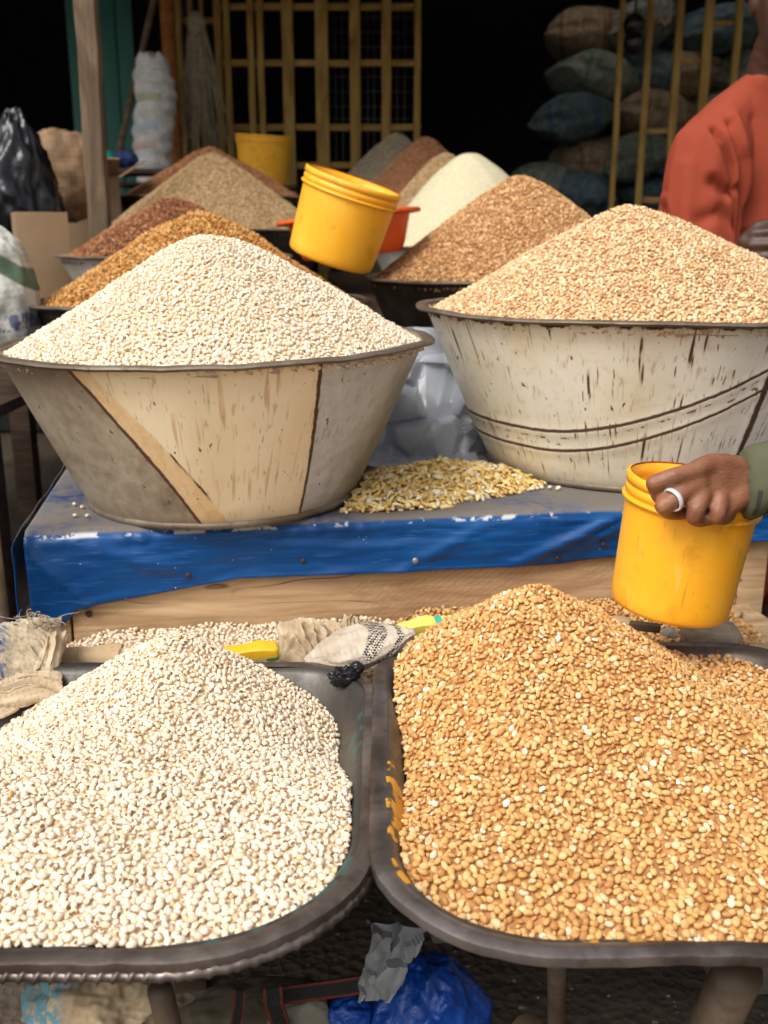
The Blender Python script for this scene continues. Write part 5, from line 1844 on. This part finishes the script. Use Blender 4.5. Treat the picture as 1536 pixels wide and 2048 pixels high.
for ci, px in enumerate((1180, 1300, 1420, 1530)):
    X = at(px, 200, 7.1).x
    for ri in range(5):
        z = 1.385 + 0.262 * ri + 0.02 * (ci % 2)
        me = smesh[(ci + ri) % 3].copy()
        me.materials.clear(); me.materials.append(SACKM[(ci * 2 + ri) % 3])
        o = link('grain_sack', me, None, None, (X + 0.10 * math.sin(ri * 2.3 + ci * 1.7), 7.3 + 0.12 * math.cos(ri * 1.7 + ci), z), (R(7 * math.sin(ri + ci)), R(13 * math.cos(ri * 2 + ci)), R(24 * math.sin(ri * 3 + ci))))
        tag(o, '%s woven grain sack in the dim stack %s' % (ORD[ri], COLN[ci]), 'sack', 'grain sacks stacked in the shop')
lump('grain_sack', 'pale grey sack slumped at the foot of the dim stack', 'sack', 1085, 375, 6.4, (0.20, 0.2, 0.14), SACKM[0], nu=50, nv=34, amp=0.14, sc=1.7, power=2.4, seed=95)
lump('grain_sack', 'dark bag with a pale crease beside the slumped grey sack', 'sack', 1165, 385, 6.3, (0.16, 0.2, 0.12), SACKM[2], (0, 0.2, 0), nu=50, nv=34, amp=0.18, sc=1.7, power=2.2, seed=96)
pb = thing('platform', 'low dark platform under the slumped sacks', 'platform', (at(1125, 400, 6.35).x, 6.35, 0))
zz = at(1085, 375, 6.4).z - 0.14
link('deck', box_mesh('deck', 0.8, 0.6, 0.05, 0.004), M_DARKWOOD, pb, (0, 0, zz - 0.03))
for sx in (-0.35, 0.35):
    link('leg', box_mesh('leg', 0.08, 0.5, zz - 0.056, 0.004), M_DARKWOOD, pb, (sx, 0, (zz - 0.056) / 2))
# hanging things on the far lattice
rp = [at(1319, -60, 5.9), at(1319, 10, 5.9), at(1321, 38, 5.9), at(1330, 50, 5.9), at(1339, 38, 5.9), at(1341, 10, 5.9), at(1341, -60, 5.9)]
tag(link('rope_loop', tube_mesh('rope_loop', rp, 0.009, 8), simple('white_rope', S(150, 150, 150), 0.8), None), 'white rope loop hanging before the far lattice', 'rope')
for i, (px, py, lab) in enumerate(((1268, 50, 'upper shiny black bag hanging on the far lattice'), (1268, 86, 'lower shiny black bag hanging on the far lattice'))):
    c = at(px, py, 5.85)
    rt = thing('hanging_bag', lab, 'bag', c)
    link('bag_body', lump_mesh('bag_body', 0.055, 0.05, 0.055, 40, 28, 0.15, 2, 2, 97 + i), M_BLACKBAG, rt)
    link('hanger', tube_mesh('hanger', [(0, 0, 0.04), (0.003, 0, 0.3 + 0.1 * i)], 0.004, 6), M_BLACKBAG, rt)

# ------------------------------------------------------------------ people
M_SKIN_D = simple('dark_skin', S(66, 41, 30), 0.5, 0, 0.12, 12, 0.15, 150, bdist=0.002)
def mat_hand():
    m = Mat('brown_skin', 0.46, spec=0.45)
    p = m.tc()
    n = m.noise(p, 26, 5); w = m.voro(p, 420, 'DISTANCE_TO_EDGE'); cr = m.noise(m.mp(p, (1, 1, 3.5)), 130, 4, 0.6)
    c = m.ramp(n, [(0.3, S(112, 70, 48)), (0.52, S(136, 90, 64)), (0.72, S(158, 108, 80))])
    c = m.mix(m.math('MULTIPLY', m.step(cr, 0.56, 0.70), 0.4), c, S(84, 50, 34))
    m.set('Base Color', c)
    m.bump(w, 0.25, 0.0008)
    m.bump(cr, 0.45, 0.0022)
    return m.m


M_SKIN = mat_hand()


def mat_cloth(name, col, var=0.12):
    m = Mat(name, 0.85, spec=0.2)
    p = m.tc()
    n = m.noise(p, 6, 4)
    c = Vector(col[:3])
    m.set('Base Color', m.ramp(n, [(0.3, (*(c * (1 - var)), 1)), (0.7, (*(c * (1 + var)), 1))]))
    w = m.math('MULTIPLY', m.wave(p, 180, 0.3, 1, 1, direction='X'), m.wave(p, 180, 0.3, 1, 1, direction='Z'))
    m.bump(w, 0.15, 0.0006)
    return m.m


M_RED = mat_cloth('rust_red_cotton', S(142, 62, 42))


def crease_fn(lines, amp, wd):
    segs = []
    for L_, a, w in lines:
        pts = [at(px, py, 2.28) for px, py in L_]
        segs += [((p.x, p.z), (q_.x, q_.z), a, w) for p, q_ in zip(pts, pts[1:])]
    def f(p, n):
        lo = hi = 0
        if n.y < 0.5:
            for (a0, b0, a, w) in segs:
                dx, dz = b0[0] - a0[0], b0[1] - a0[1]
                l2 = dx * dx + dz * dz
                t_ = max(0, min(1, ((p.x - a0[0]) * dx + (p.z - a0[1]) * dz) / l2))
                d_ = math.hypot(p.x - a0[0] - t_ * dx, p.z - a0[1] - t_ * dz)
                q_ = -a * math.exp(-(d_ / w) ** 2)
                lo, hi = min(lo, q_), max(hi, q_)
        return lo + hi
    return f


man = thing('person', 'person in a rust red long shirt standing behind the striped basin', 'person', (0.89, 2.42, 0))
mo = Vector((-0.89, -2.42, 0))
ox = lambda x, y, z: Vector((x, y, z)) + mo
body = blob_mesh('body', [
    [(ox(.89, 2.44, .92), .13, .10, .12), (ox(.89, 2.44, 1.12), .12, .09, .12), (ox(.88, 2.43, 1.28), .11, .075, .09), (ox(.865, 2.41, 1.40), .055, .052, .05), (ox(.86, 2.39, 1.50), .058, .056, .05), (ox(.865, 2.365, 1.54), .060, .060, .05)],
    [(ox(.865, 2.33, 1.555), .058, .080, .05), (ox(.868, 2.345, 1.635), .074, .092, .09), (ox(.868, 2.365, 1.685), .073, .092, .08)],
    [(ox(.868, 2.252, 1.575), .022, .010, .006)], [(ox(.868, 2.255, 1.560), .020, .010, .006)],
    [(ox(.868, 2.245, 1.625), .010, .016, .014), (ox(.868, 2.238, 1.604), .016, .014, .011)],
    [(ox(.793, 2.36, 1.625), .010, .018, .028)], [(ox(.943, 2.36, 1.625), .010, .018, .028)],
    [(ox(.74, 2.36, 1.32), .046), (ox(.715, 2.34, 1.20), .042), (ox(.715, 2.32, 1.07), .040), (ox(.735, 2.25, 1.055), .036), (ox(.75, 2.175, 1.085), .028)],
    [(ox(1.02, 2.48, 1.32), .046), (ox(1.06, 2.48, 1.20), .042), (ox(1.06, 2.45, 1.07), .040), (ox(1.0, 2.34, 1.06), .036), (ox(.93, 2.24, 1.085), .028), (ox(.90, 2.22, 1.10), .032, .024, .036)],
    [(ox(.905, 2.20, 1.132), .0105), (ox(.872, 2.185, 1.136), .0105), (ox(.862, 2.205, 1.124), .0095)],
    [(ox(.905, 2.195, 1.110), .0110), (ox(.868, 2.178, 1.113), .0110), (ox(.858, 2.200, 1.102), .0095)],
    [(ox(.905, 2.195, 1.088), .0108), (ox(.870, 2.180, 1.090), .0106), (ox(.860, 2.200, 1.082), .0095)],
    [(ox(.905, 2.20, 1.068), .0095), (ox(.876, 2.186, 1.068), .0095), (ox(.866, 2.204, 1.062), .0085)],
    # fist seen from the back of the fingers
    [(ox(0.748, 2.165, 1.09), .030, .024, .034), (ox(0.770, 2.150, 1.115), .030, .020, .038)],
    [(ox(0.760, 2.135, 1.146), .0105), (ox(0.795, 2.114, 1.150), .0105), (ox(0.808, 2.135, 1.134), .0095)],
    [(ox(0.755, 2.130, 1.122), .0110), (ox(0.798, 2.106, 1.125), .0110), (ox(0.812, 2.130, 1.112), .0095)],
    [(ox(0.755, 2.130, 1.098), .0108), (ox(0.796, 2.108, 1.100), .0106), (ox(0.810, 2.130, 1.090), .0095)],
    [(ox(0.758, 2.135, 1.076), .0095), (ox(0.790, 2.116, 1.077), .0095), (ox(0.802, 2.134, 1.070), .0085)],
    [(ox(0.745, 2.15, 1.13), .013), (ox(0.770, 2.145, 1.162), .011), (ox(0.802, 2.14, 1.168), .0095)],
    [(ox(.82, 2.44, .90), .09, .09, .1), (ox(.81, 2.44, .5), .06), (ox(.81, 2.45, .09), .045), (ox(.81, 2.38, .045), .045, .07, .035)],
    [(ox(.97, 2.44, .90), .09, .09, .1), (ox(.98, 2.44, .5), .06), (ox(.98, 2.45, .09), .045), (ox(.98, 2.38, .045), .045, .07, .035)],
], 0.0055, 2)
link('body', body, M_SKIN_D, man)
shirt = blob_mesh('shirt', [
    [(ox(.90, 2.46, .30), .235, .17, .05), (ox(.90, 2.46, .8), .21, .15, .1), (ox(.90, 2.45, 1.10), .175, .13, .10), (ox(.89, 2.44, 1.28), .165, .12, .10), (ox(.87, 2.42, 1.39), .11, .085, .05), (ox(.862, 2.405, 1.437), .076, .066, .030), (ox(.862, 2.40, 1.472), .068, .062, .024)],
    [(ox(.825, 2.405, 1.468), .034, .045, .026), (ox(.80, 2.41, 1.44), .045, .05, .030), (ox(.755, 2.385, 1.385), .062, .065, .05), (ox(.722, 2.35, 1.325), .090, .08, .07), (ox(.708, 2.33, 1.20), .097, .085, .08), (ox(.712, 2.31, 1.06), .098, .09, .06), (ox(.75, 2.27, 1.02), .075, .07, .055)],
    [(ox(.93, 2.43, 1.43), .045, .05, .030), (ox(.98, 2.45, 1.385), .06, .065, .05), (ox(1.03, 2.47, 1.335), .075, .08, .07), (ox(1.06, 2.48, 1.20), .078, .085, .08), (ox(1.06, 2.46, 1.06), .080, .09, .06), (ox(1.02, 2.38, 1.04), .07, .07, .055)],
], 0.0058, 9, 0.2)
cf = crease_fn([
    ([(1432, 255), (1462, 330), (1474, 420), (1478, 520)], 0.030, 0.008),
    ([(1470, 240), (1490, 320), (1494, 420), (1486, 520)], 0.020, 0.009),
    ([(1480, 230), (1503, 330), (1506, 450)], -0.010, 0.010),
    ([(1420, 365), (1450, 385), (1475, 378)], 0.022, 0.013),
    ([(1395, 440), (1430, 425), (1470, 450)], 0.014, 0.016),
    ([(1335, 300), (1328, 380), (1338, 470)], 0.014, 0.006),
    ([(1358, 255), (1338, 330), (1336, 380)], 0.010, 0.006),
    ([(1375, 330), (1368, 420), (1372, 500)], -0.006, 0.016),
    ([(1440, 280), (1420, 340)], -0.006, 0.018),
], 1, 1)
displace(shirt, lambda p, n: n * (cf(p - mo, n) + 0.004 * noise.noise((p.x * 9, p.y * 9, p.z * 4)) + 0.002 * noise.noise((p.x * 30, p.y * 30, p.z * 9)) + (0.014 * math.sin(math.atan2(p.y, p.x) * 13 + 2 * p.z) * max(0, min(1, (1.0 - p.z) / 0.5)))))
link('shirt', shirt, M_RED, man)
M_EYE = simple('eye_white', S(168, 158, 148), 0.35, 0, 0.05, 5, 0)
M_PUPIL = simple('eye_pupil', S(24, 16, 12), 0.25, 0, 0.05, 5, 0)
M_HAIR = simple('short_black_hair', S(20, 17, 16), 0.9, 0, 0.3, 60, 0.8, 160, bdist=0.004)
for s in (-1, 1):
    ey = link('eye', lump_mesh('eye', .010, .006, .0055, 16, 10, 0, 1, 2, 0), M_EYE, man, ox(.868 + s * .030, 2.262, 1.643))
    link('pupil', lump_mesh('pupil', .0045, .003, .0048, 12, 8, 0, 1, 2, 0), M_PUPIL, ey, (0, -.0045, 0))
link('hair', blob_mesh('hair', [[(ox(.868, 2.365, 1.70), .0765, .093, .072)], [(ox(.868, 2.395, 1.665), .076, .072, .07)]], 0.006, 3), M_HAIR, man)


# the person reaching in with a bucket
def mat_plaid():
    m = Mat('green_plaid_cotton', 0.85, spec=0.2)
    p = m.tc()
    s = m.sep(p)
    def stripe(v, f, w): return m.step(m.math('SINE', m.math('MULTIPLY', v, f)), w, w + 0.25)
    c = m.mix(m.noise(p, 30, 3), S(78, 80, 60), S(96, 97, 74))
    a = stripe(s[0], 420, 0.35); b = stripe(s[2], 420, 0.35)
    g1 = stripe(s[0], 70, 0.2); g2 = stripe(s[2], 70, 0.2)
    c = m.mix(m.math('MULTIPLY', m.math('MULTIPLY', a, g2), 0.75), c, S(44, 50, 50))
    c = m.mix(m.math('MULTIPLY', m.math('MULTIPLY', b, g1), 0.55), c, S(62, 66, 54))
    m.set('Base Color', c)
    m.bump(m.noise(p, 200, 3), 0.2, 0.001)
    return m.m


p2 = thing('person', 'person in a green plaid sleeve reaching in with the yellow bucket', 'person', (0.76, 1.00, 0))
po = Vector((-0.76, -1.00, 0))
A = lambda px, py, Y: at(px, py, Y) + po
V2 = lambda x, y, z: Vector((x, y, z)) + po
W_ = A(1492, 968, 1.195)
EL = V2(.655, 1.125, .935)
SHO = V2(.685, 1.135, 1.235)
hand = [
    [(A(1492, 966, 1.195), .024, .020, .030), (A(1462, 966, 1.185), .026, .017, .034), (A(1425, 968, 1.178), .024, .016, .036), (A(1402, 972, 1.174), .018, .014, .034)],
    [(A(1470, 935, 1.185), .018, .014, .016), (A(1425, 928, 1.178), .017, .012, .014), (A(1398, 938, 1.170), .0135)],
    # index, middle (with the ring), ring and little finger
    [(A(1402, 940, 1.170), 0.0123), (A(1350, 952, 1.160), 0.0113), (A(1309, 966, 1.163), 0.0110), (A(1318, 992, 1.178), 0.0100), (A(1336, 1008, 1.188), .0095)],
    [(A(1398, 968, 1.166), 0.0121), (A(1358, 990, 1.155), 0.0110), (A(1326, 1012, 1.156), 0.0107), (A(1338, 1024, 1.172), 0.0100), (A(1362, 1026, 1.184), .0095)],
    [(A(1404, 990, 1.162), 0.0121), (A(1392, 1018, 1.150), 0.0113), (A(1388, 1034, 1.152), 0.0107), (A(1400, 1040, 1.168), 0.0098), (A(1420, 1036, 1.180), .0095)],
    [(A(1440, 1000, 1.166), 0.0121), (A(1436, 1022, 1.156), 0.0104), (A(1434, 1034, 1.158), 0.0098), (A(1446, 1036, 1.172), .0098), (A(1458, 1030, 1.182), .0088)],
    [(A(1475, 990, 1.180), .020, .016, .020), (A(1450, 1012, 1.172), .016, .014, .014)],
    # thumb hooked over the rim into the bucket
    [(A(1470, 940, 1.20), .016), (A(1452, 925, 1.215), .0125), (A(1425, 935, 1.228), .0115), (A(1405, 952, 1.232), .0098)],
]
body2 = blob_mesh('body', hand + [
    [(W_, .022, .020, .030), (W_.lerp(EL, 0.5), .036, .034, .038), (EL, .042), (EL.lerp(SHO, 0.5), .046), (SHO, .050)],
    [(V2(0.700, 0.840, 1.26), .050), (V2(0.740, 0.770, 1.08), .044), (V2(0.750, 0.745, .97), .040), (V2(0.745, 0.735, .80), .027), (V2(0.738, 0.73, .735), .016, .034, .036)],
    [(V2(.736, .703, .715), .0105), (V2(.728, .698, .665), .010), (V2(.716, .700, .635), .0085)],
    [(V2(.736, .723, .710), .0110), (V2(.727, .721, .655), .0105), (V2(.713, .722, .622), .0088)],
    [(V2(.736, .743, .710), .0108), (V2(.728, .743, .658), .0102), (V2(.714, .744, .628), .0086)],
    [(V2(.737, .761, .718), .0095), (V2(.730, .764, .675), .0088), (V2(.720, .764, .650), .0078)],
    [(V2(.735, .705, .765), .013), (V2(.715, .690, .735), .0115), (V2(.703, .692, .705), .0095)],
    [(V2(0.750, 1.000, .90), .10, .14, .12), (V2(0.740, 1.000, 1.08), .10, .13, .12), (V2(0.710, 1.000, 1.26), .09, .13, .10), (V2(0.690, 1.000, 1.38), .055), (V2(0.670, 1.000, 1.46), .054)],
    [(V2(0.640, 1.000, 1.51), .085, .068, .08), (V2(0.655, 1.000, 1.58), .09, .074, .085)],
    [(V2(0.560, 1.000, 1.515), .014, .014, .016)], [(V2(0.670, 0.925, 1.53), .018, .010, .026)], [(V2(0.670, 1.075, 1.53), .018, .010, .026)],
    [(V2(0.750, 0.920, .88), .09), (V2(0.730, 0.910, .48), .06), (V2(0.770, 0.910, .09), .045), (V2(0.700, 0.910, .045), .075, .045, .035)],
    [(V2(0.750, 1.090, .88), .09), (V2(0.730, 1.100, .48), .06), (V2(0.770, 1.100, .09), .045), (V2(0.700, 1.100, .045), .075, .045, .035)],
], 0.0033, 2, 0.3)
link('body', body2, M_SKIN, p2)
CUF = A(1500, 966, 1.197)
shirt2 = blob_mesh('shirt', [
    [(CUF, .016, .044, .050), (W_.lerp(EL, 0.45), .046, .046, .052), (EL, .058), (EL.lerp(SHO, 0.5), .066), (SHO, .076)],
    [(V2(0.700, 0.840, 1.26), .074), (V2(0.740, 0.770, 1.08), .064), (V2(0.750, 0.745, .97), .056), (V2(0.746, 0.736, .84), .046)],
    [(V2(0.750, 1.000, .80), .13, .18, .06), (V2(0.750, 1.000, .95), .13, .175, .10), (V2(0.740, 1.000, 1.08), .13, .17, .12), (V2(0.710, 1.000, 1.25), .12, .175, .10), (V2(0.695, 1.000, 1.34), .075, .10, .05)],
], 0.006, 4)
displace(shirt2, lambda p, n: n * (0.005 * noise.noise((p.x * 16, p.y * 16, p.z * 16)) + 0.003 * noise.noise((p.x * 45, p.y * 20, p.z * 20))))
link('shirt', shirt2, mat_plaid(), p2)
tro = blob_mesh('trousers', [
    [(V2(0.750, 1.000, .86), .14, .17, .10)],
    [(V2(0.750, 0.920, .86), .105), (V2(0.730, 0.910, .48), .08), (V2(0.770, 0.910, .12), .07)],
    [(V2(0.750, 1.090, .86), .105), (V2(0.730, 1.100, .48), .08), (V2(0.770, 1.100, .12), .07)]], 0.009, 4)
link('trousers', tro, mat_cloth('dark_trouser_cotton', S(44, 46, 60)), p2)
# silver ring on the finger
r0, r1 = A(1358, 990, 1.155), A(1326, 1012, 1.156)
rc = r0.lerp(r1, 0.42); rd = ((r1 - r0).normalized() * 0.75 + Vector((-0.25, -0.62, 0.1))).normalized()
ringo = link('finger_ring', lathe_mesh('finger_ring', [(0.0128, -0.0034), (0.0148, -0.0028), (0.0156, 0), (0.0148, 0.0028), (0.0128, 0.0034), (0.0122, 0)], 40, closed=True), Mat('silver_ring', 0.25, 0.3, S(226, 226, 228)).m, p2, rc)
ringo.rotation_euler = rd.to_track_quat('Z', 'Y').to_euler()
for s in (-1, 1):
    ey = link('eye', lump_mesh('eye', .006, .010, .0055, 16, 10, 0, 1, 2, 0), M_EYE, p2, V2(.566, 1.0 + s * .028, 1.545))
    link('pupil', lump_mesh('pupil', .003, .0045, .0048, 12, 8, 0, 1, 2, 0), M_PUPIL, ey, (-.0045, 0, 0))
link('hair', blob_mesh('hair', [[(V2(.66, 1.0, 1.60), .093, .0765, .072)], [(V2(.69, 1.0, 1.565), .072, .076, .07)]], 0.006, 3), M_HAIR, p2)
